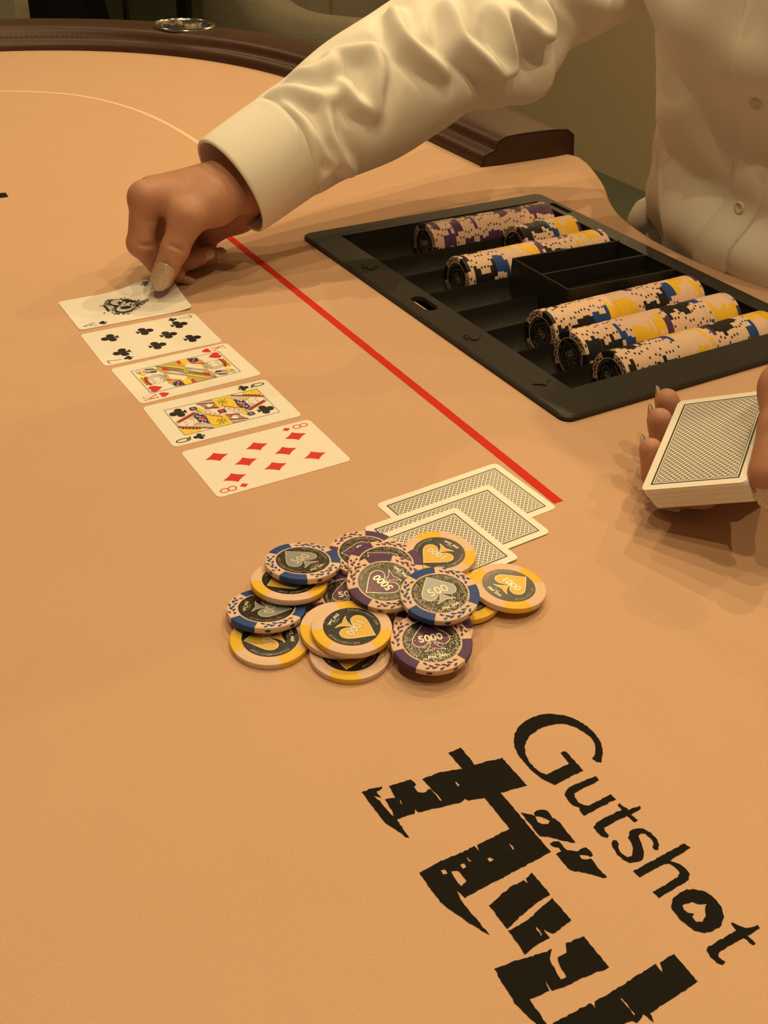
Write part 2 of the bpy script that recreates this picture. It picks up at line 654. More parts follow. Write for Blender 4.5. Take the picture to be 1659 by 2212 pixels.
# pedestals
for pv in (-1.2, -.11):
    mb = MB()
    ring = lambda r, z: [W(.25 + r * math.cos(a), pv + r * math.sin(a), z) for a in [2 * math.pi * j / 32 for j in range(32)]]
    V, F = rings([ring(.26, -TZ), ring(.26, -TZ + .02), ring(.20, -TZ + .03), ring(.06, -TZ + .06), ring(.05, -.40), ring(.06, -.12), ring(.16, -.06), ring(.16, -.0345)], cap0=True, cap1=True)
    on_table(mesh_obj('pedestal', V, F, M['black_metal'], smooth=True))

# printed lines ---------------------------------------------------
def ribbon(P, w, z, name, mat, jag=0.0, seed=1):
    rnd = random.Random(seed)
    L, R_ = [], []
    for i in range(len(P)):
        a, b_ = Vector(P[max(i - 1, 0)]), Vector(P[min(i + 1, len(P) - 1)])
        t = (b_ - a).normalized()
        n = Vector((-t.y, t.x))
        L.append(W(P[i][0] + n.x * (w / 2 + rnd.uniform(-jag, jag)), P[i][1] + n.y * (w / 2 + rnd.uniform(-jag, jag)), z))
        R_.append(W(P[i][0] - n.x * (w / 2 + rnd.uniform(-jag, jag)), P[i][1] - n.y * (w / 2 + rnd.uniform(-jag, jag)), z))
    V, F = rings([L, R_], closed=False)
    return on_table(mesh_obj(name, V, F, mat))


o = ribbon([(.3718 - .0050 * i / 260 + (.0 if i < 999 else 0), -.905 + (.516) * i / 260) for i in range(261)], .0066, .00018, 'red_line', M['felt_red'], .00012)
o['label'] = 'straight red line printed on the felt'
wp = [(.4600, -1.06), (.4605, -1.12)] + [(.4608, -1.1877), (.4568, -1.249), (.4480, -1.3024), (.4344, -1.3459), (.4172, -1.3824), (.3968, -1.411), (.3734, -1.4309), (.3486, -1.4463), (.3232, -1.4594), (.2800, -1.468), (.2, -1.475), (.10, -1.462), (.0, -1.42)]
o = ribbon(fine(wp, .01), .0058, .00016, 'white_line', M['felt_white'])
o['label'] = 'pale curved line printed round the far end'

# printed emblem and lettering on the felt (flat print), table plane, millimetres
LOGO = [([(98.7,323.4),(96.5,323.7),(94.8,325.5),(96.3,328.3),(97.1,331.8),(97.0,335.2),(95.6,338.1),(92.6,341.5),(89.6,343.9),(86.0,345.2),(82.2,345.4),(77.6,344.1),(72.8,341.4),(69.1,337.9),(66.9,334.0),(65.9,330.0),(65.9,326.1),(67.0,322.3),(68.9,319.1),(71.5,316.4),(73.9,315.2),(78.5,318.2),(84.4,322.1),(81.4,327.9),(82.6,329.0),(83.9,328.8),(90.0,318.4),(76.5,309.6),(74.2,311.1),(70.9,313.6),(67.7,317.2),(64.5,322.2),(62.3,326.9),(61.3,332.2),(62.0,337.7),(64.3,342.9),(68.4,347.0),(73.6,350.2),(79.1,351.5),(84.8,351.1),(90.5,348.6),(95.3,344.5),(98.4,339.8),(99.9,334.9),(100.1,330.0),(99.2,326.0)],[]),([(94.9,315.6),(96.1,313.2),(86.1,306.7),(84.7,305.5),(84.4,303.5),(85.7,300.9),(87.9,299.3),(90.4,299.6),(100.0,305.9),(101.6,303.3),(87.1,294.0),(85.5,297.0),(85.9,298.1),(83.4,299.0),(81.3,302.0),(80.5,304.6),(81.0,306.7),(82.8,308.8)],[]),([(102.8,301.4),(104.3,299.7),(106.1,298.0),(109.1,299.5),(111.3,300.3),(111.6,299.0),(108.7,296.9),(106.7,295.5),(109.0,292.8),(107.8,291.7),(104.9,294.7),(100.8,292.6),(94.7,288.3),(94.7,286.4),(96.1,284.6),(95.1,283.3),(93.0,283.8),(91.3,286.2),(90.4,288.5),(91.6,290.6),(95.8,293.6),(103.3,297.9),(102.1,300.2)],[]),([(97.2,282.4),(98.6,282.2),(99.2,280.5),(98.8,278.3),(99.8,275.6),(101.7,274.5),(103.8,275.1),(104.6,277.6),(104.4,281.0),(103.6,284.0),(105.0,287.2),(107.3,288.6),(110.3,288.7),(113.3,286.8),(115.2,283.6),(115.5,281.1),(114.7,278.6),(113.4,278.3),(112.6,279.5),(113.3,281.5),(112.8,284.0),(110.7,286.4),(109.0,286.3),(108.1,284.8),(108.6,281.3),(108.9,277.3),(107.9,273.8),(105.3,272.0),(102.4,271.6),(99.8,272.9),(97.8,275.7),(96.5,279.1),(96.4,281.1)],[]),([(125.9,282.2),(127.9,280.2),(118.2,273.3),(120.8,272.5),(124.0,270.3),(125.0,267.4),(124.1,264.8),(110.9,256.1),(109.0,258.7),(119.9,265.8),(121.1,267.7),(120.3,270.1),(117.9,271.9),(115.8,271.8),(104.9,265.0),(103.0,267.8)],[]),([(125.6,260.7),(129.3,259.7),(132.3,257.1),(133.8,253.6),(134.1,249.1),(132.0,245.1),(128.6,242.8),(125.0,241.7),(121.3,242.6),(118.5,245.3),(116.1,248.7),(114.6,252.2),(115.9,255.8),(119.3,258.7),(122.3,260.3)],[[(119.3,253.3),(123.2,254.8),(125.3,254.0),(128.5,254.2),(127.5,251.5),(127.1,248.8),(125.2,246.5),(122.9,246.4),(121.8,248.3),(122.9,249.9),(120.6,250.2),(119.5,251.5)]]),([(136.5,247.0),(138.1,245.6),(140.9,244.4),(145.9,246.0),(146.4,244.9),(140.9,241.4),(143.1,238.3),(141.8,237.4),(139.3,240.5),(128.5,233.9),(127.7,232.2),(130.2,230.1),(129.0,229.0),(126.7,229.5),(125.1,232.1),(124.3,234.5),(125.3,236.2),(137.2,243.4),(135.9,246.1)],[]),([(-4.3,301.4),(-0.4,303.6),(3.9,304.8),(4.1,303.8),(1.7,302.1),(3.8,298.7),(0.5,299.8),(3.1,297.4),(7.1,291.4),(10.1,288.5),(15.5,279.3),(13.6,279.7),(10.2,283.1),(5.8,285.9),(3.8,288.8)],[]),([(5.5,298.2),(9.7,299.3),(6.9,305.4),(16.2,309.5),(18.4,306.5),(17.2,305.5),(19.2,302.7),(21.4,302.5),(24.1,304.6),(28.4,298.8),(29.0,298.9),(20.9,309.8),(28.7,314.2),(38.2,316.5),(32.3,325.1),(37.8,328.4),(43.5,319.2),(55.6,323.6),(65.0,308.7),(53.6,304.2),(60.0,293.9),(71.6,275.2),(36.6,252.6),(35.0,254.1),(33.7,255.6),(35.1,251.4),(38.6,246.4),(43.2,240.1),(45.2,237.2),(43.1,238.1),(36.2,243.2),(30.1,247.6),(27.4,250.5),(23.0,257.2),(19.5,263.0),(27.8,268.7),(35.4,272.8),(41.5,276.5),(43.1,274.0),(42.3,277.1),(56.2,285.8),(46.9,301.0),(40.1,299.5),(38.4,300.2),(36.8,298.3),(28.3,295.3),(18.9,292.0),(17.9,293.5),(17.9,291.7),(10.6,288.2),(9.1,290.3),(7.6,293.9)],[[(31.9,264.2),(34.7,264.6),(37.8,260.1),(35.4,257.8),(33.6,260.4)],[(35.5,267.4),(37.1,268.3),(38.0,266.4),(36.3,265.5)],[(46.0,270.7),(47.4,271.7),(48.8,270.3),(47.0,269.1)],[(27.7,264.5),(29.6,265.2),(30.2,263.0),(28.6,262.4)],[(55.2,278.4),(55.9,278.4),(57.2,275.9),(56.5,275.7)],[(34.6,309.0),(35.2,309.4),(36.5,307.2),(35.8,306.8)],[(11.5,297.9),(12.0,297.9),(12.7,295.7),(12.1,295.7)],[(38.0,270.9),(38.4,271.1),(39.8,269.3),(39.3,269.0)]]),([(61.3,294.1),(63.2,294.0),(65.6,293.4),(66.8,292.6),(67.9,289.5),(69.8,288.9),(71.8,289.0),(72.9,290.8),(71.5,291.4),(69.3,292.4),(67.1,292.8),(66.5,294.4),(69.1,296.3),(72.0,296.1),(73.5,294.0),(74.2,292.3),(76.0,291.0),(78.6,286.5),(81.9,280.5),(81.0,280.0),(77.4,281.0),(73.4,282.1),(67.9,282.9),(64.4,288.6),(62.0,293.1)],[]),([(71.7,279.0),(73.2,280.4),(75.4,280.4),(77.1,277.6),(78.3,276.5),(82.4,275.8),(83.7,277.4),(86.0,278.0),(87.5,276.4),(88.3,274.5),(87.1,273.7),(85.0,274.6),(82.8,274.5),(83.4,272.9),(85.5,272.2),(87.2,272.8),(89.6,268.0),(92.4,264.6),(90.9,264.2),(85.2,265.8),(78.0,267.1),(73.7,274.4),(75.8,275.8),(74.8,277.5),(72.4,278.0)],[]),([(45.8,249.6),(54.0,258.0),(59.7,261.4),(61.4,260.2),(60.6,262.4),(63.2,265.1),(69.3,255.6),(63.9,251.7),(57.0,245.4),(52.0,239.8)],[]),([(52.2,239.3),(60.1,244.3),(67.6,251.9),(69.9,254.1),(76.0,244.8),(68.6,238.6),(65.4,240.5),(67.1,237.1),(62.2,234.0),(57.6,229.9)],[[(62.4,241.2),(62.9,241.4),(64.7,238.1),(64.1,237.8)]]),([(46.3,223.6),(55.1,227.6),(65.5,231.4),(67.7,232.6),(66.2,228.6),(68.2,223.8),(69.4,220.6),(71.7,221.5),(69.5,226.6),(69.3,229.3),(72.6,231.1),(72.7,234.8),(79.8,238.3),(87.5,226.0),(79.5,222.7),(73.2,219.2),(65.9,216.2),(63.9,219.8),(65.0,216.2),(57.8,212.5),(65.1,199.6),(62.4,200.4),(55.9,207.1),(52.3,211.0),(51.1,214.0),(47.8,219.6)],[]),([(106.0,228.9),(111.8,232.5),(118.4,222.0),(99.0,209.5),(99.8,206.0),(96.5,208.9),(94.0,205.5),(92.7,206.2),(86.7,204.7),(81.1,198.8),(54.1,197.6),(63.7,203.4),(72.9,208.8),(78.9,212.2),(80.3,210.2),(80.2,212.7),(87.6,217.2),(104.4,228.2),(106.3,225.3)],[[(89.6,214.4),(90.1,214.5),(94.0,208.5),(93.5,208.2)]])]
LOGO_FAR = [([(-408.9,1015.1),(-379.9,1025.1),(-373.4,1013.6),(-402.3,995.7)],[])]


def printed(name, polys, mat, z, jag=.00022, seed=3):
    rnd = random.Random(seed)
    mb = MB()
    for outer, holes in polys:
        def dens(l):
            out = []
            n = len(l)
            for i in range(n):
                a, b_ = Vector(l[i]) / 1000, Vector(l[(i + 1) % n]) / 1000
                k = max(1, int((b_ - a).length / .0011))
                for j in range(k):
                    p = a.lerp(b_, j / k)
                    out.append((p.x + rnd.uniform(-jag, jag), p.y + rnd.uniform(-jag, jag)))
            return out
        mb.flat([dens(outer)] + [dens(h) for h in holes], TZ + z)
    return on_table(mb.obj(name, mat))


o = printed('printed_lettering', LOGO[:7], M['felt_black'], .00018)
o['label'] = 'black slanted lettering printed on the felt'
o = printed('printed_emblem', LOGO[7:], M['felt_black'], .00018)
o['label'] = 'black broken block character printed on the felt'
o = printed('printed_mark', LOGO_FAR, M['felt_black'], .00018)
o['label'] = 'tip of a black printed mark at the far side'

# ------------------------------------------------------------------ dealer's chip tray
tray = thing('chip_tray', 'black plastic dealer chip tray let into the felt', 'tray', Matrix.Translation(W((TR_U0 + TR_U1) / 2, (TR_V0 + TR_V1) / 2, 0)))
TRI = Matrix.Translation(W((TR_U0 + TR_U1) / 2, (TR_V0 + TR_V1) / 2, 0)).inverted()


def on_tray(o):
    o.parent = tray
    o.matrix_parent_inverse = TRI
    return o


ZR = .0042                                     # top of the rim
IN_U0, IN_U1, IN_V0, IN_V1 = .4585, .6795, -.8165, -.4915
ROWP = (IN_V1 - IN_V0) / 8
ROWV = [IN_V0 + ROWP * (i + .5) for i in range(8)]
CHR, CHT = .0195, .0033
ROWZ = -.0098                                  # chip axis in the tubes


def rrect(u0, u1, v0, v1, r, n=6):
    out = []
    for cu, cv, a0 in ((u1 - r, v1 - r, 0), (u0 + r, v1 - r, 90), (u0 + r, v0 + r, 180), (u1 - r, v0 + r, 270)):
        for i in range(n + 1):
            a = math.radians(a0 + 90 * i / n)
            out.append((cu + r * math.cos(a), cv + r * math.sin(a)))
    return out


# rim plate with the coin slot and two narrow slots at the dealer's side
outer = rrect(TR_U0, TR_U1, TR_V0, TR_V1, .008)
inner = [(IN_U0, IN_V0), (IN_U1, IN_V0), (IN_U1, IN_V1), (IN_U0, IN_V1)]
slot = rrect(.4395, .4515, -.6725, -.6435, .0058)
sl2 = rrect(.686, .6925, -.806, -.776, .002, 3)
sl3 = rrect(.686, .6925, -.521, -.491, .002, 3)
loops = [outer, inner, slot, sl2, sl3]
LL = [[Vector((*p, 0)) for p in l] for l in loops]
tr_ = tess(LL)
V, F = [], []
flat_pts = [p for l in loops for p in l]
nf = len(flat_pts)
V += [tuple(W(*p, ZR)) for p in flat_pts]
F += [tuple(t) for t in tr_]
b0 = len(V)
ko = len(outer)
for d, z in ((-.0012, ZR - .0010), (-.0014, .0012), (-.0006, .0004)):
    V += [tuple(W(*p, z)) for p in [(q[0] + (1 if q[0] > (TR_U0 + TR_U1) / 2 else -1) * -d, q[1] + (1 if q[1] > (TR_V0 + TR_V1) / 2 else -1) * -d) for q in outer]]
for lvl in range(3):
    pa = 0 if lvl == 0 else b0 + (lvl - 1) * ko
    pb = b0 + lvl * ko
    F += [(pa + i, pa + (i + 1) % ko, pb + (i + 1) % ko, pb + i) for i in range(ko)]
off = ko
for l in loops[1:]:
    k = len(l)
    bb = len(V)
    V += [tuple(W(*p, .0004)) for p in l]
    F += [(off + i, off + (i + 1) % k, bb + (i + 1) % k, bb + i) for i in range(k)]
    off += k
on_tray(mesh_obj('rim', V, F, M['tray']))

# eight half-round channels
for ri, vc in enumerate(ROWV):
    half = ROWP / 2
    prof = []
    prof.append((-half, ZR - .0012 if ri == 0 else -.0075))
    for i in range(17):
        a = math.pi + math.pi * i / 16
        prof.append((.0199 * math.cos(a) * .995, ROWZ + .0004 + .0199 * math.sin(a)))
    prof.append((half, ZR - .0012 if ri == 7 else -.0075))
    rows = [[W(uu, vc + a, z) for a, z in prof] for uu in (IN_U0, IN_U1)]
    V, F = rings(rows, closed=False)
    # end walls
    for e, uu in ((0, IN_U0), (1, IN_U1)):
        k = len(prof)
        bb = len(V)
        V += [tuple(W(uu, vc + a, ZR - .0006)) for a, z in prof]
        F += [(e * k + i, e * k + i + 1, bb + i + 1, bb + i) for i in range(k - 1)]
    o = on_tray(mesh_obj('channel', V, F, M['tray'], recalc=False))
    smooth_by_angle(o, 35)
# underside pan
mb = MB()
c_ = W((IN_U0 + IN_U1) / 2, (IN_V0 + IN_V1) / 2, -.0335)
for a_, b_ in (((IN_U0 - .001, IN_V0 - .001), (IN_U1 + .001, IN_V1 + .001)),):
    mb.prism([[W(a_[0], a_[1]), W(b_[0], a_[1]), W(b_[0], b_[1]), W(a_[0], b_[1])]], TZ - .034, TZ - .0312)
on_tray(mb.obj('pan', M['tray']))
# low side walls of the well
for vv in (IN_V0, IN_V1):
    mb = MB()
    s = .0015 if vv == IN_V1 else -.0015
    mb.prism([[W(IN_U0, vv), W(IN_U1, vv), W(IN_U1, vv + s), W(IN_U0, vv + s)]], TZ - .031, TZ + ZR - .0006)
    on_tray(mb.obj('side_wall', M['tray']))
# card box: two narrow slots standing over the two middle channels
BU0, BU1 = .5595, IN_U1 - .0006
BV0, BV1 = ROWV[3] - .0200, ROWV[4] + .0140
bz0, bz1 = -.024, .0098
mid = .5 * (BV0 + BV1) - .001
t_ = .0017
box = bpy.data.objects.new('card_box', None)
COL.objects.link(box)
box.empty_display_size = .02
on_tray(box)


def slabuv(name, u0, u1, v0, v1, z0, z1, zslope=None):
    P = [W(u0, v0, z0), W(u1, v0, z0), W(u1, v1, z0), W(u0, v1, z0)]
    zs = zslope or (z1, z1, z1, z1)
    Q = [W(u0, v0, zs[0]), W(u1, v0, zs[1]), W(u1, v1, zs[2]), W(u0, v1, zs[3])]
    o = mesh_obj(name, P + Q, [(0, 1, 2, 3), (4, 5, 6, 7), (0, 1, 5, 4), (1, 2, 6, 5), (2, 3, 7, 6), (3, 0, 4, 7)], M['tray'])
    o.parent = box
    bm = bmesh.new()
    bm.from_mesh(o.data)
    bmesh.ops.bevel(bm, geom=bm.edges[:], offset=.0005, segments=1, affect='EDGES')
    bm.to_mesh(o.data)
    bm.free()
    return o


slabuv('side_panel', BU0, BU1, BV0, BV0 + t_, bz0, bz1, (bz1, .0062, .0062, bz1))
slabuv('divider', BU0, BU1, mid - t_ / 2, mid + t_ / 2, bz0, bz1 - .001, (bz1 - .002, .0052, .0052, bz1 - .002))
slabuv('side_panel', BU0, BU1, BV1 - t_, BV1, bz0, bz1, (bz1 - .001, .0052, .0052, bz1 - .001))
slabuv('front_panel', BU0 - t_, BU0, BV0, BV1, bz0, bz1)
slabuv('slot_floor', BU0, BU1, BV0, BV1, bz0, bz0 + .002)


# raised suit marks on the rim beside the coin slot
def suit_pts(kind, n=14):
    """outline of a suit sign, about one unit high, centred"""
    P = []
    if kind == 'diamond':
        ks = [(0, .5), (.40, 0), (0, -.5), (-.40, 0)]
        for i in range(4):
            a, b_ = Vector(ks[i]), Vector(ks[(i + 1) % 4])
            for j in range(6):
                t = j / 6
                p = a.lerp(b_, t)
                P.append(tuple(p * (1 - .13 * 4 * t * (1 - t))))
        return P
    if kind == 'heart':
        half = [(0, -.5), (.20, -.27), (.40, -.02), (.46, .20), (.40, .39), (.25, .48), (.10, .44), (.02, .33), (0, .26)]
        half = [tuple(map(float, catmull(half, i / 28))) for i in range(29)]
        return half + [(-x, y) for x, y in half[-2:0:-1]]
    if kind == 'spade':
        half = [(0, .5), (.12, .33), (.32, .12), (.43, -.06), (.41, -.24), (.28, -.33), (.13, -.29), (.035, -.17)]
        half = [tuple(map(float, catmull(half, i / 28))) for i in range(29)]
        stem = [(.05, -.26), (.10, -.40), (.22, -.5)]
        r = half + stem
        return r + [(-x, y) for x, y in r[::-1][:-1]]
    return P


def suit_polys(kind):
    """the same as a list of simple outlines"""
    if kind == 'spade':
        half = [(0, .5), (.12, .33), (.32, .12), (.43, -.06), (.41, -.24), (.28, -.33), (.13, -.29), (.02, -.15)]
        half = [tuple(map(float, catmull(half, i / 24))) for i in range(25)]
        return [half + [(-x, y) for x, y in half[:0:-1]], [(-.03, -.10), (.03, -.10), (.05, -.28), (.10, -.40), (.22, -.5), (-.22, -.5), (-.10, -.40), (-.05, -.28)]]
    if kind != 'club':
        return [suit_pts(kind)]
    cir = lambda cx, cy, r: [(cx + r * math.cos(2 * math.pi * i / 22), cy + r * math.sin(2 * math.pi * i / 22)) for i in range(22)]
    return [cir(0, .265, .228), cir(-.255, -.10, .228), cir(.255, -.10, .228), [(-.15, -.12), (0, .14), (.15, -.12), (.06, -.2), (-.06, -.2)],
            [(-.055, -.05), (.055, -.05), (.06, -.24), (.10, -.38), (.20, -.5), (-.20, -.5), (-.10, -.38), (-.06, -.24)]]


for kind, vv in (('club', -.743), ('heart', -.600), ('spade', -.590), ('diamond', -.508)):
    if kind == 'heart':
        continue
    mb = MB()
    for isp, sp_ in enumerate(suit_polys(kind)):
        pts = [(.4455 + y * .015, vv + x * .015) for x, y in sp_]
        L = [[Vector((*p, 0)) for p in pts]]
        P0 = [W(*p, ZR - .0003) for p in pts]
        P1 = [W(*p, ZR + .0009 + isp * .00001) for p in pts]
        k = len(pts)
        F = [tuple(t) for t in tess(L)]
        mb.add(P1 + P0, F + [(i, (i + 1) % k, k + (i + 1) % k, k + i) for i in range(k)])
    on_tray(mb.obj('suit_mark', M['tray']))

# ------------------------------------------------------------------ playing cards
CW, CL, CT = .05715, .0889, .00032
HALF_W, HALF_L, CORN = CW / 2, CL / 2, .0034


def card_mesh(name, top, bottom, edge, warp=None, thick=CT, nx=14, ny=22):
    ys = sorted(set([-HALF_L + CORN * (1 - math.cos(math.radians(90 * i / 6))) for i in range(7)] + [HALF_L - CORN * (1 - math.cos(math.radians(90 * i / 6))) for i in range(7)] + [-HALF_L + CORN + (CL - 2 * CORN) * i / ny for i in range(ny + 1)]))
    rt, rb = [], []
    for y in ys:
        d = HALF_L - abs(y)
        hw = HALF_W if d >= CORN else HALF_W - CORN + math.sqrt(max(0, CORN ** 2 - (CORN - d) ** 2))
        xs = [hw * (2 * j / nx - 1) for j in range(nx + 1)]
        rt.append([(x, y, thick + (warp(x, y) if warp else 0)) for x in xs])
        rb.append([(x, y, (warp(x, y) if warp else 0)) for x in xs])
    V1, F1 = rings(rt, closed=False)
    V2, F2 = rings(rb, closed=False)
    n = len(V1)
    k = nx + 1
    F2 = [tuple(n + i for i in f[::-1]) for f in F2]
    R = len(ys)
    loop = [i * k for i in range(R)] + [(R - 1) * k + j for j in range(1, k)] + [i * k + k - 1 for i in range(R - 2, -1, -1)] + [j for j in range(k - 2, 0, -1)]
    F3 = [(loop[i], loop[(i + 1) % len(loop)], n + loop[(i + 1) % len(loop)], n + loop[i]) for i in range(len(loop))]
    me = bpy.data.meshes.new(name)
    me.from_pydata(V1 + V2, [], F1 + F2 + F3)
    for m_ in (top, bottom, edge):
        me.materials.append(m_)
    me.polygons.foreach_set('material_index', [0] * len(F1) + [1] * len(F2) + [2] * len(F3))
    bm = bmesh.new()
    bm.from_mesh(me)
    bmesh.ops.recalc_face_normals(bm, faces=bm.faces)
    bm.to_mesh(me)
    bm.free()
    return me


def stroke(P, w, closed=False):
    """polygons for a pen line"""
    out = []
    n = len(P)
    for i in range(n if closed else n - 1):
        a, b_ = Vector(P[i]), Vector(P[(i + 1) % n])
        if (b_ - a).length < 1e-9:
            continue
        t = (b_ - a).normalized()
        s = Vector((-t.y, t.x)) * w / 2
        e = t * w * .30
        out.append([a - s - e, b_ - s + e, b_ + s + e, a + s - e])
    return out


def ell(cx, cy, rx, ry, n=20, a0=0, a1=360, rot=0):
    out = []
    for i in range(n + (0 if a1 - a0 == 360 else 1)):
        a = math.radians(a0 + (a1 - a0) * i / n)
        x, y = rx * math.cos(a), ry * math.sin(a)
        c, s = math.cos(math.radians(rot)), math.sin(math.radians(rot))
        out.append((cx + x * c - y * s, cy + x * s + y * c))
    return out


GLYPH = {  # unit box: x -.5..   .5, y -.5.. .5
    '8': [(ell(0, .235, .30, .25, 22), True, 1), (ell(0, -.25, .34, .25, 22), True, 1)],
    '7': [([(-.34, .38), (-.34, .48), (.34, .48), (.10, .05), (-.02, -.5)], False, 1)],
    'A': [([(-.36, -.48), (0, .48)], False, .7), ([(0, .48), (.36, -.48)], False, 1.3), ([(-.24, -.14), (.24, -.14)], False, .7), ([(-.48, -.48), (-.22, -.48)], False, .7), ([(.22, -.48), (.48, -.48)], False, .7)],
    'K': [([(-.28, -.48), (-.28, .48)], False, 1.3), ([(-.26, -.08), (.34, .48)], False, .7), ([(-.10, .08), (.36, -.48)], False, 1.3),
          ([(-.46, .48), (-.10, .48)], False, .7), ([(-.46, -.48), (-.10, -.48)], False, .7), ([(.14, .48), (.50, .48)], False, .7), ([(.16, -.48), (.52, -.48)], False, .7)],
    'Q': [(ell(0, .04, .30, .46, 26), True, 1), ([(-.22, -.26), (.02, -.22), (.20, -.42), (.38, -.50)], False, 1)],
}


def card_print(name, parent, polys, mats, warp=None, z0=CT):
    """flat print: list of (material slot, polygon, layer)"""
    mb = MB()
    for ip, (mi, P, lay) in enumerate(polys):
        z = z0 + .00002 + (lay * 1.2e-6 if lay else ip * 1.2e-6)
        L = [[Vector((p[0], p[1], 0)) for p in P]]
        tr = tess(L)
        mb.add([(p[0], p[1], z + (warp(p[0], p[1]) if warp else 0)) for p in P], tr, mi)
    me = bpy.data.meshes.new(name)
    me.from_pydata(mb.v, [], mb.f)
    for m_ in mats:
        me.materials.append(m_)
    me.polygons.foreach_set('material_index', mb.m)
    # faces up
    bm = bmesh.new()
    bm.from_mesh(me)
    for f in bm.faces:
        if f.normal.z < 0:
            f.normal_flip()
    bm.to_mesh(me)
    bm.free()
    return link(name, me, parent)


def put(P, cx, cy, s, up=True, sx=1.0):
    k = 1 if up else -1
    return [(cx + k * x * s * sx, cy + k * y * s) for x, y in P]


def index_polys(ch, cx, cy, h, w, pen, up=True):
    out = []
    k = 1 if up else -1
    for P, closed, pw in GLYPH[ch]:
        Q = [(cx + k * x * w, cy + k * y * h) for x, y in P]
        out += stroke(Q, pen * pw, closed)
    return out


def flip(P):
    return [(-x, -y) for x, y in P]


mm = .001
PAL = ['ink_black', 'ink_red', 'ink_yellow', 'ink_navy', 'ink_mauve', 'ink_grey', 'ink_brown', 'card', 'ink_dgrey', 'ink_gold']
BLK, RED, YEL, NAV, MAU, GRY, BRN, WHT, DGR, GLD = range(10)


def band_poly(a, b_, w):
    a, b_ = Vector(a), Vector(b_)
    t = (b_ - a).normalized()
    s = Vector((-t.y, t.x)) * w / 2
    return [tuple(a - s), tuple(b_ - s), tuple(b_ + s), tuple(a + s)]


def clip_half(P, FX, FY):
    return [(min(max(x, -FX), FX), min(max(y, -FY), FY)) for x, y in P]


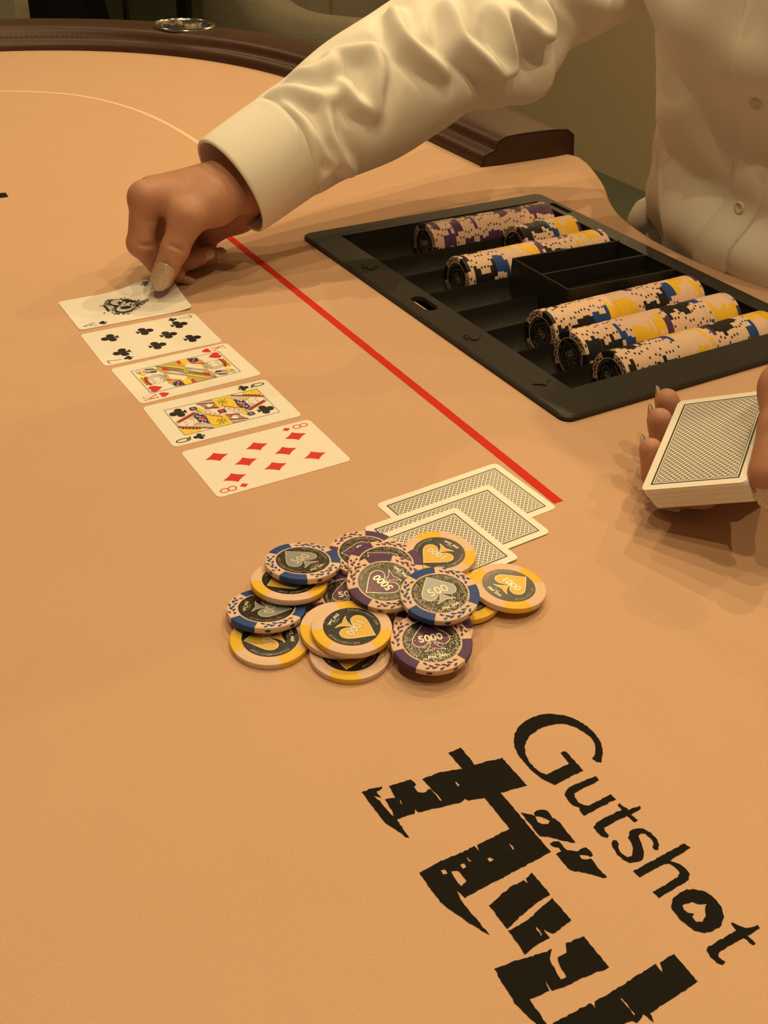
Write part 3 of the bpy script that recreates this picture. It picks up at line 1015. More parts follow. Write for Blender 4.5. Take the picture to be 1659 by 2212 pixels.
def court(kind):
    rnd = random.Random(11 if kind == 'Q' else 29)
    FX, FY = 17.8, 33.0
    H_ = []

    def add(mi, P):
        H_.append((mi, clip_half(P, FX, FY)))

    def scal(a, b_, n, r, c1, c2):
        a, b_ = Vector(a), Vector(b_)
        for i in range(n):
            p = a.lerp(b_, (i + .5) / n)
            add(c1, ell(p.x, p.y, r, r, 8))
            add(c2, ell(p.x, p.y, r * .5, r * .5, 6))

    if kind == 'Q':
        add(GRY, [(-18, 6), (-18, 14), (-7, 33), (0, 33), (8, 16), (8, 6)])
        add(YEL, [(-18, 16.5), (-18, 33), (-8.5, 33)])
        for i in range(7):
            add(BLK, ell(-15.8 + i * 1.05, 19.5 + i * 1.9, 1.0, .75, 8, rot=60))
        add(WHT, ell(-17, 19, 1.8, 3.2, 12, rot=-30))
        add(BRN, band_poly((-18, 13.6), (-6.6, 33.4), 2.6))
        add(RED, band_poly((-18, 14.4), (-7.4, 33.2), .8))
        add(WHT, ell(-4.3, 24.5, 4.4, 7.0, 22, rot=-6))
        add(GLD, ell(-7.6, 19.0, 1.6, 4.2, 12, rot=8))
        add(GRY, ell(-.6, 20.0, 1.6, 3.6, 12, rot=10))
        for x, y in ((-6.1, 26.4), (-2.6, 26.0)):
            add(BLK, ell(x, y, .9, .28, 8))
            add(BLK, ell(x, y + 1.1, 1.1, .2, 8))
        add(BLK, band_poly((-4.5, 25.5), (-4.9, 23.0), .25))
        add(RED, ell(-4.3, 21.2, .9, .35, 8))
        add(BRN, band_poly((-.8, 31.0), (6.2, 16.4), 2.8))
        add(RED, band_poly((-.2, 31.0), (6.9, 16.6), .7))
        add(NAV, [(-11.5, 13.2), (-7, 18.6), (2.5, 19.2), (5, 15.5), (1, 12.5), (-6, 11.5)])
        for i in range(9):
            add(WHT if i % 2 else GRY, ell(-9 + i * 1.45, 15.6 + math.sin(i * 2.1) * 1.6, .62, 1.1, 8, rot=i * 40))
        add(RED, ell(-2.8, 14.6, 2.0, 1.5, 14))
        add(YEL, [(-18, 3), (-18, 12.6), (-9, 13), (0, 11.4), (9, 14.2), (12, 12.5), (6, 9.0), (0, 8.0), (-4, 3), (-4, 0), (-16, 0)])
        add(GLD, ell(-9.5, 7.6, 6.8, 5.2, 24, rot=-20))
        add(YEL, ell(-9.0, 7.8, 5.8, 4.2, 24, rot=-20))
        add(BLK, ell(-11.5, 5.2, 3.9, 3.4, 18))
        for i in range(7):
            a = i * 360 / 7
            add(YEL, ell(-11.5 + 3.2 * math.cos(math.radians(a)), 5.2 + 2.8 * math.sin(math.radians(a)), 1.15, 1.05, 9))
        add(YEL, ell(-11.5, 5.2, 1.9, 1.7, 12))
        add(BRN, ell(-11.5, 5.2, 1.0, .9, 10))
        add(WHT, band_poly((-4.5, 1.0), (4.5, 11.0), 4.2))
        for i in range(8):
            add(BLK if i % 2 else GLD, band_poly((-5.6 + i * 1.15, 2.9 + i * 1.2), (-3.4 + i * 1.15, 1.0 + i * 1.2), .55))
        add(RED, band_poly((-6.6, 3.0), (1.2, 11.4), 1.0))
        add(YEL, band_poly((3.0, 11.8), (11.0, 12.6), 2.4))
        add(MAU, [(5, 0), (7, 7.5), (16, 10.8), (17.8, 10.5), (17.8, 0)])
        add(BRN, band_poly((12.6, 0), (16.2, 11.6), 1.3))
        add(WHT, band_poly((14.4, 0), (17.6, 10.6), .8))
        add(BRN, band_poly((5.2, 0), (9.0, 8.6), 1.4))
        add(WHT, put(suit_pts('heart'), 10.9, 4.0, 5.0))
        add(RED, ell(8.6, 2.4, 1.3, 1.0, 10))
        add(NAV, [(11.4, 18.6), (13.9, 15.6), (11.4, 12.4), (8.9, 15.6)])
        add(NAV, [(13.6, 17.8), (13.6, 13.4), (9.2, 13.4), (9.2, 17.8)])
        add(MAU, ell(11.4, 15.6, 1.4, 1.4, 10))
        add(RED, ell(11.4, 15.6, .7, .7, 8))
        add(BLK, band_poly((8.4, 14.8), (4.5, 12.6), .35))
        add(NAV, band_poly((-2.4, 0), (2.4, 0), 5.0))
        add(RED, ell(0, 0, 1.9, 1.5, 12))
    else:
        add(WHT, [(-18, 0), (-18, 33), (18, 33), (18, 0)])
        add(YEL, [(-7.2, 29.2), (-6.6, 33), (-4.6, 31.2), (-3.0, 33), (-1.0, 31.4), (.8, 33), (2.6, 31.2), (4.6, 32.8), (6.2, 31), (7.8, 31.6), (5.6, 28.0), (-1, 30)])
        for i in range(5):
            add(BLK, ell(-5 + i * 2.5, 30.9 - .12 * i * i * .2, .65, .75, 8))
        add(BRN, [(-7.4, 29.4), (-4, 30.2), (0, 30.3), (4, 29.6), (6.4, 28.0), (5.2, 26.2), (0, 28.2), (-7, 27.6)])
        add(RED, band_poly((-6.8, 28.7), (5.2, 28.2), .6))
        add(GRY, [(-7.4, 27.4), (0, 28.2), (5.4, 26.0), (7.2, 21), (5.5, 17), (1, 14.6), (-4, 15.6), (-7, 19)])
        add(WHT, ell(-2.2, 22.6, 3.9, 5.0, 20))
        for x, y in ((-4.0, 24.6), (-.6, 24.6)):
            add(BLK, ell(x, y, .9, .3, 8))
            add(BLK, ell(x, y + 1.0, 1.1, .2, 8))
        add(BLK, band_poly((-2.3, 24), (-2.6, 21.4), .25))
        add(GLD, ell(-2.3, 19.9, 1.6, .35, 10))
        for i in range(16):
            x = -5 + (i % 4) * 2.6 + rnd.uniform(-.5, .5)
            y = 18.4 - (i // 4) * 1.3 + rnd.uniform(-.3, .3)
            add(DGR, ell(x, y, 1.1, .55, 8, rot=rnd.uniform(0, 180)))
            add(WHT, ell(x, y, .55, .25, 6, rot=rnd.uniform(0, 180)))
        add(MAU, [(8.5, 18), (10, 24.5), (14.5, 26.5), (17.2, 23), (16, 18.5), (12, 16.5)])
        add(BLK, [(9.0, 18.5), (10, 22.5), (12.6, 20.2), (11.8, 17.4)])
        add(WHT, band_poly((11.5, 18), (14.5, 25.5), 1.0))
        add(NAV, band_poly((13.6, 17.6), (16.2, 23.5), .9))
        add(YEL, ell(10.6, 27.6, 2.6, 2.0, 14))
        add(GLD, ell(14.2, 29.0, 2.6, 2.0, 14))
        add(GRY, ell(15.2, 29.4, 1.7, 1.5, 12))
        add(BLK, ell(12.6, 29.2, .7, .5, 8))
        add(GLD, [(-18, 0), (-18, 14), (-9.5, 17.5), (-3.5, 14.6), (6, 14.8), (11.5, 17.0), (18, 15), (18, 0)])
        add(WHT, [(-12, 4), (-9, 14), (0, 13), (6, 13.5), (4, 2)])
        add(RED, band_poly((-10.5, 8), (-4.8, 16.6), 1.7))
        add(YEL, band_poly((-8.4, 6.5), (-2.8, 15.0), 1.1))
        add(BLK, band_poly((-11.9, 9), (-6.3, 17.4), .35))
        add(NAV, [(-17.8, 8), (-15.8, 15.6), (-11, 14.6), (-9.8, 9.5), (-13.5, 8.5)])
        add(MAU, band_poly((-16.8, 13.8), (-10.6, 9.8), 1.1))
        add(BRN, band_poly((-17.2, 11), (-12, 7.6), .9))
        add(YEL, [(-17.8, 2.5), (-17.8, 8.2), (-12.6, 8.0), (-9.6, 4.6), (-12, 2)])
        add(RED, [(-17.8, 0), (-17.8, 2.8), (-13, 2.4), (-12, 0)])
        add(WHT, ell(-6.5, 5.2, 3.2, 2.6, 16, rot=25))
        add(GLD, band_poly((-3.6, 1.2), (3.0, 12.8), 1.2))
        scal((-6.5, 1.0), (5.5, 13.2), 9, 1.15, DGR, WHT)
        scal((-2.5, .2), (9.0, 10.6), 9, 1.05, DGR, WHT)
        scal((1.5, 1.2), (12.5, 12.2), 8, .9, BLK, GLD)
        add(YEL, band_poly((4.4, -1), (14.5, 9.2), 2.3))
        add(GLD, band_poly((5.8, -1.4), (15.8, 8.4), .8))
        add(BLK, band_poly((3.2, 0), (13.4, 10.2), .4))
        add(RED, [(7.6, 9.4), (9.4, 13.4), (12.4, 13.0), (11.6, 9.6)])
        add(DGR, band_poly((13.0, 11), (17.6, 15.2), 1.0))
        add(WHT, band_poly((14.2, 10), (17.8, 13.4), .8))
        add(GLD, ell(0, 0, 2.6, 2.0, 14))
    out = []
    lay = 0
    for mi, P in H_:
        out.append((mi, [(x * mm, y * mm) for x, y in P], lay))
        out.append((mi, [(-x * mm, -y * mm) for x, y in P], lay + 1))
        lay += 2
    # ruled frame
    for a, b_ in (((-18, -33.2), (18, -33.2)), ((18, -33.2), (18, 33.2)), ((18, 33.2), (-18, 33.2)), ((-18, 33.2), (-18, -33.2))):
        out.append((DGR, [(p[0] * mm, p[1] * mm) for p in band_poly(a, b_, .32)], lay))
    return out


def place_card(name, label, cx, cy, ang, group=None, face=True, warp=None, z=.0):
    Mx = Matrix.Translation((cx, cy, TZ + z)) @ Matrix.Rotation(math.radians(ang - 90), 4, 'Z')
    t = thing(name, label, 'playing card', Mx, group)
    if face:
        me = card_mesh('card_sheet', M['card'], M['card_back'], M['card'], warp)
    else:
        me = card_mesh('card_sheet', M['card_back'], M['card'], M['card'], warp)
    link('sheet', me, t)
    return t


def corner_marks(t, ch, suit, ink, h, w, pen, warp=None, psz=5.0, iy=35.6, py=25.6, skip_first=False):
    for up in (True, False):
        k = 1 if up else -1
        P = [(0, [tuple(p) for p in q], 0) for q in index_polys(ch, -23.3 * mm * k, iy * mm * k, h * mm, w * mm, pen * mm, up)]
        o = card_print('index', t, P, [M[ink]], warp)
        o['label'] = ('red' if ink == 'ink_red' else 'black') + ' corner index'
        card_print('pip', t, [(0, put(q, -23.3 * mm * k, py * mm * k, psz * mm, up), 0) for q in suit_polys(suit)], [M[ink]], warp)


def pips(t, suit, ink, spots, size, sx=1.0, warp=None):
    for x, y in spots:
        card_print('pip', t, [(0, put(q, x * mm, y * mm, size * mm, y >= -1, sx), 0) for q in suit_polys(suit)], [M[ink]], warp)


GRP = 'face-up cards dealt in a row'
t = place_card('playing_card', 'face-up eight of diamonds card, nearest of the row', -.07394, .56187, 32.28, GRP)
corner_marks(t, '8', 'diamond', 'ink_red', 10.0, 6.4, .72, psz=6.2)
pips(t, 'diamond', 'ink_red', [(-13.2, 27), (13.2, 27), (-13.2, 0), (13.2, 0), (-13.2, -27), (13.2, -27), (0, 13.5), (0, -13.5)], 15.4, .86)
t = place_card('playing_card', 'face-up queen of clubs card with yellow and red figure', -.10888, .61520, 31.60, GRP)
corner_marks(t, 'Q', 'club', 'ink_black', 10.0, 6.2, .85, psz=7.6)
o = card_print('court_figure', t, court('Q'), [M[k] for k in PAL])
o['label'] = 'double-headed queen figure in yellow, red and navy'
for s_ in (1, -1):
    card_print('pip', t, [(0, put(q, 10.4 * mm * s_, 26.6 * mm * s_, 11.6 * mm, s_ > 0), 0) for q in suit_polys('club')], [M['ink_black']], None, CT + .00019)
t = place_card('playing_card', 'face-up king of hearts card with crowned figure', -.14197, .66865, 33.67, GRP)
corner_marks(t, 'K', 'heart', 'ink_red', 9.4, 6.4, .62, psz=7.0)
o = card_print('court_figure', t, court('K'), [M[k] for k in PAL])
o['label'] = 'double-headed king figure in yellow, grey and red'
for s_ in (1, -1):
    card_print('pip', t, [(0, put(suit_pts('heart'), -13.0 * mm * s_, 27.6 * mm * s_, 9.2 * mm, s_ > 0), 0)], [M['ink_red']], None, CT + .00019)
t = place_card('playing_card', 'face-up seven of clubs card beside the ace', -.17647, .71926, 31.69, GRP)
corner_marks(t, '7', 'club', 'ink_black', 9.6, 6.0, .62, psz=6.6)
pips(t, 'club', 'ink_black', [(-13.2, 27), (13.2, 27), (-13.2, 0), (13.2, 0), (0, 13.5), (-13.2, -27), (13.2, -27)], 13.2, 1.0)


def ace_warp(x, y):
    d = (-x * .55 + y * .835) - .006
    return .0135 * (max(0, d) / .047) ** 2


t = place_card('playing_card', 'face-up ace of spades card with one corner lifted by a thumb', -.20814, .77462, 31.56, GRP, warp=ace_warp, z=.0002)
corner_marks(t, 'A', 'spade', 'ink_black', 9.4, 6.4, .6, ace_warp, psz=7.0)
rnd = random.Random(5)
AP = []
sp = suit_pts('spade')
lay = 0
# scrollwork: little curls round a spade outline
for i in range(190):
    k = rnd.randrange(len(sp))
    r_ = rnd.uniform(.95, 1.28)
    x, y = sp[k][0] * 28 * r_ + rnd.uniform(-1.2, 1.2), sp[k][1] * 31 * r_ + rnd.uniform(-1.2, 1.2)
    rad = rnd.uniform(.5, 1.5)
    a0 = rnd.uniform(0, 360)
    arc = [(x + rad * (1 - j * .05) * math.cos(math.radians(a0 + j * 30)), y + rad * (1 - j * .05) * math.sin(math.radians(a0 + j * 30))) for j in range(9)]
    for q in stroke([(p[0] * mm, p[1] * mm) for p in arc], .36 * mm):
        AP.append((rnd.choice((BLK, DGR, DGR)), [tuple(p) for p in q], lay + .001 * len(AP)))
    if rnd.random() < .55:
        AP.append((rnd.choice((BLK, DGR, GRY)), [(p[0] * mm, p[1] * mm) for p in ell(x, y, rnd.uniform(.5, 1.2), rnd.uniform(.3, .6), 8, rot=rnd.uniform(0, 180))], lay + .001 * len(AP)))
    lay += 1
for col_, dy_, sc_, wx_, ly_ in ((BLK, 0, .0310, .98, 22), (DGR, .0004, .0288, .98, 24), (GRY, .0004, .0278, .98, 26), (BLK, .0014, .0208, .92, 28)):
    for q in suit_polys('spade'):
        AP.append((col_, put(q, 0, dy_, sc_, True, wx_), 400 + ly_ + (len(AP) % 2)))
for i in range(22):
    x, y = rnd.gauss(0, 2.6), rnd.gauss(1.2, 3.4)
    for j in range(5):
        a = j * 72
        AP.append((WHT, [(p[0] * mm, p[1] * mm) for p in ell(x + .75 * math.cos(math.radians(a)), y + .75 * math.sin(math.radians(a)), .52, .45, 8)], 440 + i * 6 + j))
    AP.append((DGR, [(p[0] * mm, p[1] * mm) for p in ell(x, y, .3, .3, 6)], 445 + i * 6))
o = card_print('ace_ornament', t, AP, [M[k] for k in PAL], ace_warp)
o['label'] = 'ornate black and grey spade ornament'

GRB = 'face-down cards fanned by the chips'
for i, (cx, cy, a, lab) in enumerate([
        (.04777, .51653, 35.01, 'face-down card, farthest of the three by the red line'),
        (.04140, .49153, 34.40, 'face-down card, middle of the three, partly under chips'),
        (.02169, .46467, 35.37, 'face-down card lying on top of the fan, under a yellow chip')]):
    place_card('playing_card', lab, cx, cy, a, GRB, face=False, z=.00005 + i * .00042)

# ------------------------------------------------------------------ deck held in the left hand
def euler_m(ax, ay, az):
    return Matrix.Rotation(az, 4, 'Z') @ Matrix.Rotation(ay, 4, 'Y') @ Matrix.Rotation(ax, 4, 'X')


DECK = Matrix.Translation((.1805, .5227, .0486 + TZ)) @ euler_m(math.radians(9.1865), math.radians(-24.0052), math.radians(-27.014))
deck = thing('card_deck', 'thick deck of face-down cards held in the dealer\'s left hand', 'card deck', DECK)
link('top_card', card_mesh('top_card', M['card_back'], M['card'], M['card'], thick=.0003), deck, Matrix.Translation((0, 0, -.0003)))
rnd = random.Random(8)
mb = MB()
base = card_mesh('leaf', M['card'], M['card'], M['card'], thick=.000303, nx=2, ny=1)
bv = [v.co.copy() for v in base.vertices]
bf = [tuple(p.vertices) for p in base.polygons]
NL = 46
for i in range(NL):
    dx, dy = rnd.gauss(0, .00008), rnd.gauss(0, .00008)
    dx += .0000 if i < 2 else .0004
    sh = .0085 * (i / NL) ** 1.3
    mb.add([(v.x + dx + sh * .35, v.y + dy + sh * .25, v.z - .00062 - i * .000305) for v in bv], bf)
o = mb.obj('card_block', M['card'], deck)
o['kind'] = 'stuff'
bpy.data.meshes.remove(base)

# ------------------------------------------------------------------ poker chips
LABR = .01385
CNAME = {'p': 'purple', 'b': 'blue', 'y': 'yellow', 'k': 'black'}
VAL = {'p': '5000', 'b': '500', 'y': '1000', 'k': '100'}
INS_HALF = {'p': 22, 'b': 22, 'k': 22, 'y': 22}


def lathe(prof, n=72):
    rows = [[(r * math.cos(2 * math.pi * j / n), r * math.sin(2 * math.pi * j / n), z) for j in range(n)] for r, z in prof]
    return rings(rows, cap0=True, cap1=True)


hT = CHT / 2
V, F = lathe([(.0140, -hT), (CHR - .0006, -hT), (CHR - .00015, -hT + .00018), (CHR, -hT + .0006), (CHR, hT - .0006), (CHR - .00015, hT - .00018), (CHR - .0006, hT), (.0140, hT)])
o = mesh_obj('chip_body', V, F, M['chip_body'])
smooth_by_angle(o, 35)
ME_BODY = o.data
bpy.data.objects.remove(o)


def sector(r0, half, grow=.00004, n=14):
    """wrap-round insert of coloured clay, standing a hair proud"""
    prof = [(r0, hT), (CHR - .0006, hT), (CHR - .00015, hT - .00018), (CHR, hT - .0006), (CHR, -hT + .0006), (CHR - .00015, -hT + .00018), (CHR - .0006, -hT), (r0, -hT)]
    prof = [(r + (grow if i not in (0, 7) else 0), z + (grow if z > 0 else -grow)) for i, (r, z) in enumerate(prof)]
    rows = []
    for i in range(n + 1):
        a = math.radians(90 - half + 2 * half * i / n)
        rows.append([(r * math.cos(a), r * math.sin(a), z) for r, z in prof])
    return rings(rows, closed=False)


ME_INS = {}
for k in 'pbyk':
    V, F = sector(.0146 if k != 'y' else .01395, INS_HALF[k])
    o = mesh_obj('edge_insert', V, F, M['chip_' + k])
    smooth_by_angle(o, 35)
    ME_INS[k] = o.data
    bpy.data.objects.remove(o)

TXT = {}


def text_mesh(s, size, offset=0.0):
    key = (s, size, offset)
    if key in TXT:
        return TXT[key]
    cu = bpy.data.curves.new('t', 'FONT')
    cu.body = s
    cu.size = size
    cu.offset = offset
    cu.align_x = 'CENTER'
    cu.align_y = 'CENTER'
    cu.resolution_u = 3
    ob = bpy.data.objects.new('t', cu)
    COL.objects.link(ob)
    dg = bpy.context.evaluated_depsgraph_get()
    me = bpy.data.meshes.new_from_object(ob.evaluated_get(dg))
    P = [tuple(v.co) for v in me.vertices]
    Fs = [tuple(p.vertices) for p in me.polygons]
    bpy.data.objects.remove(ob)
    bpy.data.meshes.remove(me)
    TXT[key] = (P, Fs)
    return TXT[key]


def flatmesh(name, verts2, faces, z, mat):
    me = bpy.data.meshes.new(name)
    me.from_pydata([(p[0], p[1], z + (p[2] if len(p) > 2 else 0)) for p in verts2], [], faces)
    bm = bmesh.new()
    bm.from_mesh(me)
    for f in bm.faces:
        f.normal_update()
        if f.normal.z < 0:
            f.normal_flip()
    bm.to_mesh(me)
    bm.free()
    me.materials.append(mat)
    return me


def polys_mesh(name, polys, z, mat):
    V, F = [], []
    for P in polys:
        L = [[Vector((p[0], p[1], 0)) for p in P]]
        b0 = len(V)
        V += [(p[0], p[1], len(F) * 1.5e-7) for p in P]
        F += [tuple(b0 + i for i in t) for t in tess(L)]
    return flatmesh(name, V, F, z, mat)


def chip_spade():
    half = [(0, .50), (.10, .385), (.27, .20), (.405, .02), (.42, -.13), (.33, -.235), (.19, -.235), (.085, -.15), (.03, -.06)]
    half = [tuple(map(float, catmull(half, i / 30))) for i in range(31)]
    body = half + [(-x, y) for x, y in half[::-1] if x > 1e-6]
    st = [(0, -.05), (.035, -.16), (.09, -.27), (.17, -.36), (.235, -.40), (.12, -.385), (0, -.35)]
    st = [tuple(map(float, catmull(st, i / 24))) for i in range(25)]
    stem = st + [(-x, y) for x, y in st[::-1] if x > 1e-6]
    return body, stem


SB, SS = chip_spade()
SSC, SOY = .0212, .0022
zl = hT + .00003
ME = {}
V, F = [(0, 0)] + [(LABR * math.cos(2 * math.pi * i / 64), LABR * math.sin(2 * math.pi * i / 64)) for i in range(64)], [(0, i + 1, (i + 1) % 64 + 1) for i in range(64)]
for k in 'pbyk':
    ME['label', k] = flatmesh('label_disc', V, F, zl, M['label_glitter'] if k in 'pb' else M['label_black'])
    ME['spade', k] = polys_mesh('spade', [put(SB, 0, SOY, SSC), put(SS, 0, SOY, SSC)], zl + .00003, M['spade_' + k])
    out = [[tuple(p) for p in q] for q in stroke(put(SB, 0, SOY, SSC), .00034, True) + stroke(put(SS, 0, SOY, SSC), .00026, True)]
    ME['outline', k] = polys_mesh('spade_outline', out, zl + .00005, M['foil'] if k != 'k' else M['foil_dim'])
    sz = {'p': .0060, 'b': .0074, 'y': .0060, 'k': .0070}[k]
    P, Fs = text_mesh(VAL[k], sz, .00026)
    ME['shadow', k] = flatmesh('value_edge', [(p[0], p[1] + .0017) for p in P], Fs, zl + .00007, M['edge_gold'] if k != 'k' else M['spade_k'])
    P, Fs = text_mesh(VAL[k], sz, .00014)
    ME['value', k] = flatmesh('value', [(p[0], p[1] + .0017) for p in P], Fs, zl + .00010, M['foil'] if k != 'k' else M['foil_dim'])
    # ring lettering: clockwise, tops outward
    VV, FF = [], []
    for s_, mid in (('TOURNAMENT CHIP', 172), ('NO CASH VALUE', 8)):
        P, Fs = text_mesh(s_, .00215, .00001)
        b0 = len(VV)
        for p in P:
            a = math.radians(mid) - p[0] / .0121
            r = .0121 + p[1]
            VV.append((r * math.cos(a), r * math.sin(a)))
        FF += [tuple(b0 + i for i in f) for f in Fs]
    ME['ring', k] = flatmesh('ring_lettering', VV, FF, zl + .00004, M['foil_dim'])
    # hand-drawn script under the spade
    G = [[(-4.6, .9), (-4.9, -.9), (-4.5, .3), (-3.7, .3), (-3.8, -.9), (-3.5, .9)], [(-3.1, -.2), (-2.2, .1), (-2.5, .5), (-3.0, .1), (-2.8, -.7), (-2.1, -.6)],
         [(-1.0, 1.0), (-1.2, -.8), (-1.9, -.5), (-1.7, .1), (-1.1, .1)], [(-.1, .7), (.2, 1.0), (.1, .6)], [(.5, .9), (1.7, .9), (.6, -.8), (1.9, -.7)],
         [(2.3, -.6), (2.2, 0), (2.7, .1), (2.8, -.5), (2.3, -.6)], [(3.2, -.5), (3.1, .1), (3.6, .2), (3.7, -.4), (3.2, -.5)], [(4.2, 1.0), (4.1, -.5), (4.5, -.4)], [(5.0, -.3), (5.2, -.2)]]
    polys = []
    for g in G:
        polys += [[tuple(p) for p in q] for q in stroke([(x * mm * .93, -.0102 + y * mm) for x, y in g], .00036)]
    for i in range(5):
        polys += [[tuple(p) for p in q] for q in stroke([((-2.3 + i * .9) * mm, -.0083), ((-1.9 + i * .9) * mm, -.0081 + (i % 2) * .0003), ((-1.7 + i * .9) * mm, -.0085)], .00014)]
    ME['script', k] = polys_mesh('script_lettering', polys, zl + .00004, M['foil'] if k != 'k' else M['foil_dim'])
    # laurel sprigs between the inserts
    if k != 'y':
        polys = []
        for g in range(3):
            mid = 90 + 60 + g * 120
            for i in range(11):
                f = (i - 5) / 5
                a = mid - f * 27
                r = .0169 + .0006 * math.sin(i * 1.7)
                side = 1 if i % 2 else -1
                cx, cy = r * math.cos(math.radians(a)), r * math.sin(math.radians(a))
                ln = .0021 if 1 < i < 9 else .0017
                ox, oy = .00085 * side * math.cos(math.radians(a)), .00085 * side * math.sin(math.radians(a))
                rot = a - 90 + side * 24
                polys.append([(cx + ox + p[0], cy + oy + p[1]) for p in [(ln * .72 * math.cos(t) * math.cos(math.radians(rot)) - .00060 * math.sin(t) * math.sin(math.radians(rot)) * (1 + .3 * math.cos(t)), ln * .72 * math.cos(t) * math.sin(math.radians(rot)) + .00060 * math.sin(t) * math.cos(math.radians(rot)) * (1 + .3 * math.cos(t))) for t in [2 * math.pi * q / 12 for q in range(12)]]])
        ME['laurel', k] = polys_mesh('laurel_print', polys, zl, M['chip_' + k])
        # oval spots on the edge
        mb = MB()
        for g in range(3):
            for d in (-19, 19):
                a0 = 150 + g * 120 + d
                pts = [(math.radians(a0 + 4.4 * math.cos(t)), .00078 * math.sin(t)) for t in [2 * math.pi * q / 14 for q in range(14)]]
                mb.add([((CHR + .00005) * math.cos(a), (CHR + .00005) * math.sin(a), z) for a, z in pts], [tuple(range(14))])
        me = bpy.data.meshes.new('edge_spots')
        me.from_pydata(mb.v, [], mb.f)
        me.materials.append(M['chip_' + k])
        ME['spots', k] = me


def chip(kind, label, matrix, group):
    t = thing('poker_chip', label, 'poker chip', matrix, group)
    link('clay_body', ME_BODY, t)
    for i in range(3):
        link('edge_insert', ME_INS[kind], t, Matrix.Rotation(math.radians(120 * i), 4, 'Z'))
    lab = link('label_disc', ME['label', kind], t)
    for key, nm in (('spade', 'spade'), ('outline', 'spade_outline'), ('shadow', 'value_edge'), ('value', 'value'), ('ring', 'ring_lettering'), ('script', 'script_lettering')):
        link(nm, ME[key, kind], lab)
    if kind != 'y':
        link('laurel_print', ME['laurel', kind], t)
        link('edge_spots', ME['spots', kind], t)
    return t


def chip_matrix(top, n, ang):
    n = Vector(n).normalized()
    q = Vector((0, 0, 1)).rotation_difference(n)
    c = Vector(top) + Vector((0, 0, TZ)) - n * hT
    return Matrix.Translation(c) @ q.to_matrix().to_4x4() @ Matrix.Rotation(math.radians(ang - 90), 4, 'Z')


PILE=[
('A','y',(-0.01343,0.38412,0.00334),(0.0000,-0.0000,1.0000),265),
('D','y',(-0.05231,0.39165,0.00334),(0.0000,-0.0000,1.0000),194),
('N','y',(0.04205,0.42835,0.00484),(0.0000,-0.0000,1.0000),60),
('B2','p',(0.02631,0.39961,0.00818),(0.0000,-0.0000,1.0000),20),
('L','p',(-0.01522,0.42416,0.00484),(0.0000,-0.0000,1.0000),105),
('O','y',(0.03027,0.45955,0.00818),(0.0000,-0.0000,1.0000),229),
('H','p',(-0.00906,0.45744,0.00818),(0.0000,-0.0000,1.0000),190),
('B','p',(0.02500,0.38456,0.01183),(0.0000,-0.0698,0.9976),106),
('C1','y',(-0.01880,0.39587,0.00802),(0.0000,-0.0175,0.9998),200),
('C','y',(-0.01311,0.39270,0.01164),(0.0000,-0.0000,1.0000),-26),
('G','p',(0.00195,0.44357,0.01191),(-0.0174,-0.0174,0.9997),139),
('F','p',(0.00226,0.42211,0.01695),(0.0000,-0.1045,0.9945),223),
('E','b',(0.02892,0.41074,0.01986),(-0.0174,-0.0697,0.9974),120),
('M','y',(0.06560,0.43452,0.00783),(0.0697,0.0348,0.9970),41),
('K','b',(-0.05631,0.40987,0.00685),(0.0000,0.1564,0.9877),-2),
('J','y',(-0.04665,0.42909,0.00972),(0.0346,0.1218,0.9920),215),
('I','b',(-0.04077,0.44059,0.01372),(0.0173,0.1392,0.9901),140),
]

PLAB = {
    'A': 'yellow 1000 chip lying lowest at the front of the pile',
    'D': 'yellow 1000 chip on the felt at the front left of the pile',
    'N': 'yellow-edged chip mostly hidden between the 500 chip and the rightmost chip',
    'B2': 'purple chip almost hidden beneath the front right 5000 chip',
    'L': 'purple 5000 chip in the middle of the pile, mostly covered',
    'O': 'yellow 1000 chip lying on the face-down cards behind the pile',
    'H': 'purple 5000 chip at the back of the pile, tucked behind the top left 500',
    'B': 'purple 5000 chip fully in view at the front right of the pile',
    'C1': 'yellow chip peeping out just beneath the front middle 1000 chip',
    'C': 'yellow 1000 chip lying on top at the front middle of the pile',
    'G': 'purple chip behind the glittering tilted 5000 chip',
    'F': 'tilted purple 5000 chip with its black label glittering',
    'E': 'blue 500 chip lying on top at the right of the pile',
    'M': 'yellow 1000 chip at the far right of the pile',
    'K': 'blue 500 chip at the far left, between two yellow chips',
    'J': 'yellow 1000 chip under the top left 500 chip',
    'I': 'blue 500 chip on top at the upper left of the pile',
}
for nm, kind, c, n, ang in PILE:
    chip(kind, PLAB[nm], chip_matrix(c, n, ang), 'loose chips in the pile')

